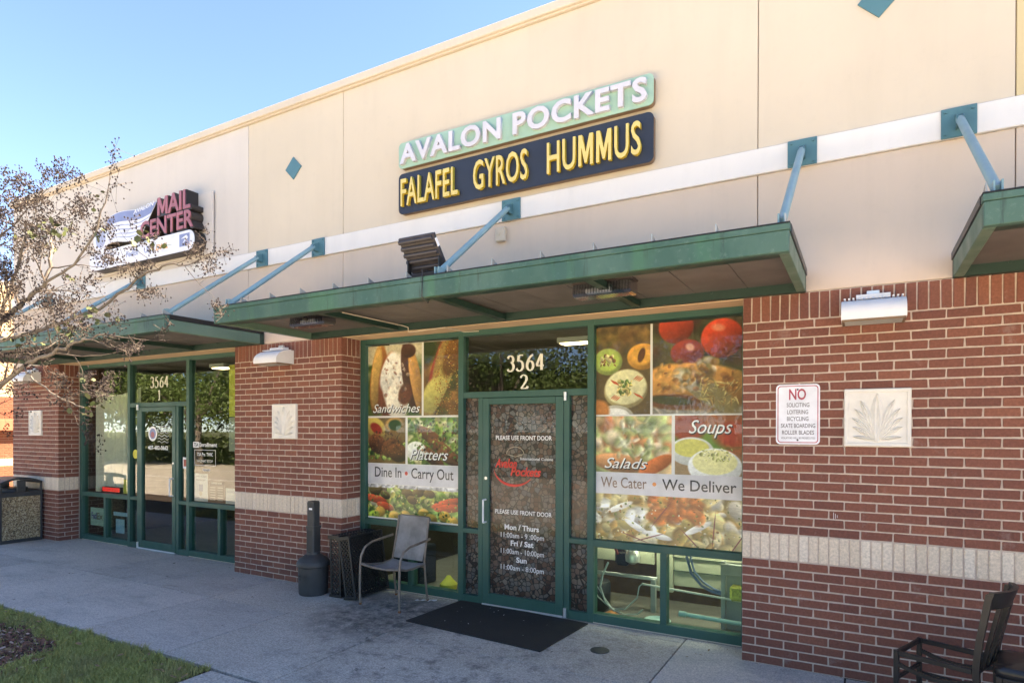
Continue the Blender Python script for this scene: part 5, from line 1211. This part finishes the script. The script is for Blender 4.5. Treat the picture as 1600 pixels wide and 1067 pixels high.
limb([(-6.27,-2.4,2.80),(-6.0,-2.4,3.2),(-5.75,-2.4,3.55),(-5.7,-2.4,3.62)],.016,.006,7,kl=.28)
limb([(-8.1,-2.6,3.0),(-7.6,-2.5,3.4),(-7.2,-2.4,3.7)],.02,.008,6); limb([(-7.65,-2.9,.9),(-8.4,-2.9,1.9),(-9.0,-2.9,3.0)],.03,.01,6)
limb([(-5.8,-2.42,2.36),(-5.4,-2.5,2.22),(-5.0,-2.45,2.05),(-4.75,-2.42,1.98)],.008,.004,3,depth=2,kl=.25)
for p in((-4.0,-1.96,3.17),(-4.45,-2.4,3.70),(-4.62,-2.35,2.75),(-4.9,-2.3,2.95)): cluster(Vector(p),Vector((1,0,.2)),34,.12)
for p,n in(((-4.30,-2.2,3.35),9),((-5.5,-2.35,3.55),16),((-5.2,-2.35,3.5),8),((-4.75,-2.35,2.75),14),((-4.55,-2.45,2.0),9),((-5.4,-2.2,2.7),14),((-5.9,-2.3,2.6),10)):
    for _ in range(n): leafq(Vector(p)+Vector((rd.gauss(0,.12),rd.gauss(0,.08),rd.gauss(0,.05))),rd.uniform(.035,.06))
o=twigs.build('twigs',M['twig'],T,kind='stuff'); o=pods.build('seed_pods',M['pod'],T,kind='stuff'); o=leaves.build('leaves',M['leafy'],T,kind='stuff')
# ---------------------------------------------------------------- across the road (mirrored in the glass)
def tree_mesh(seed):
    r=random.Random(seed); tm=MB(); tm.tube([(0,0,0),(.05,0,1.2),(0,.05,2.4),(.1,0,3.4)],[.22,.17,.13,.08],8)
    lm=MB(); cs=[]
    for k in range(9):
        a=r.uniform(0,2*PI); d=Vector((math.cos(a)*r.uniform(.8,2.4),math.sin(a)*r.uniform(.8,2.4),r.uniform(2.3,6.2))); tm.tube([(0,0,2.0+k*.12),(d.x*.5,d.y*.5,(d.z+2.2)/2),tuple(d)],[.08,.05,.02],5); cs.append(d)
    for c0 in cs:
        for _ in range(750):
            v=Vector((r.gauss(0,1),r.gauss(0,1),r.gauss(0,.75)))*.72+c0; s=r.uniform(.10,.20)
            a=Vector((r.gauss(0,1),r.gauss(0,1),r.gauss(0,1))).normalized(); b=a.cross(Vector((r.gauss(0,1),r.gauss(0,1),r.gauss(0,1)))).normalized(); n0=len(lm.v)
            lm.v+=[tuple(v),tuple(v+a*s*.6+b*s*.35),tuple(v+a*s),tuple(v+a*s*.6-b*s*.35)]; lm.f.append((n0,n0+1,n0+2,n0+3))
    return tm.mesh('trunk',M['bark']),lm.mesh('crown',M['leaf'])
tms=[tree_mesh(1),tree_mesh(2)]
_w=['tallest','broad','slender','rounded','leaning','thick trunked','low crowned']; _v=['nearest the hedge','behind the hedge','at the back of the lawn']
TL=['%s green street tree %s, across the road'%(_w[k%7],_v[k//7]) for k in range(21)]
for k,(x,y,s) in enumerate([(-26,-20,1.2),(-20,-19,1.1),(-14.5,-20.5,1.25),(-9,-19.5,1.1),(-4,-21,1.2),(1,-19,1.0),(7,-21,1.2),(-30,-15,1.1),(-23,-27,1.5),(-11,-27,1.5),(-2,-28,1.5),(-17,-26,1.4),(-34,-12,1.3),(-40,-17,1.5),(-33,-20,1.4),(-46,-12,1.6),(-28,-23,1.5),(-38,-25,1.6),(-50,-20,1.8),(13,-22,1.3),(20,-19,1.2)]):
    q=thing('street_tree',TL[k],'tree',(x,y,-.17),k*1.3,'trees across the road'); q.scale=(s,s,s)
    a,b=tms[k%2]; link('trunk',a,q); link('crown',b,q)

hg=MB(); r_=random.Random(3)
for _ in range(26000):
    x=r_.uniform(-60,22); y=-17.2+r_.gauss(0,.35)-max(0,(-30-x))*-.25; z=r_.uniform(-.1,1.35); v=Vector((x,y,z)); s=r_.uniform(.08,.16)
    a=Vector((r_.gauss(0,1),r_.gauss(0,1),r_.gauss(0,1))).normalized(); b=a.cross(Vector((r_.gauss(0,1),r_.gauss(0,1),r_.gauss(0,1)))).normalized(); n0=len(hg.v)
    hg.v+=[tuple(v),tuple(v+a*s+b*s*.6),tuple(v+a*s*1.6),tuple(v+a*s-b*s*.6)]; hg.f.append((n0,n0+1,n0+2,n0+3))
o=hg.build('hedge',M['leaf'],None,kind='stuff'); tag(o,'clipped green hedge across the road from the shops','hedge')
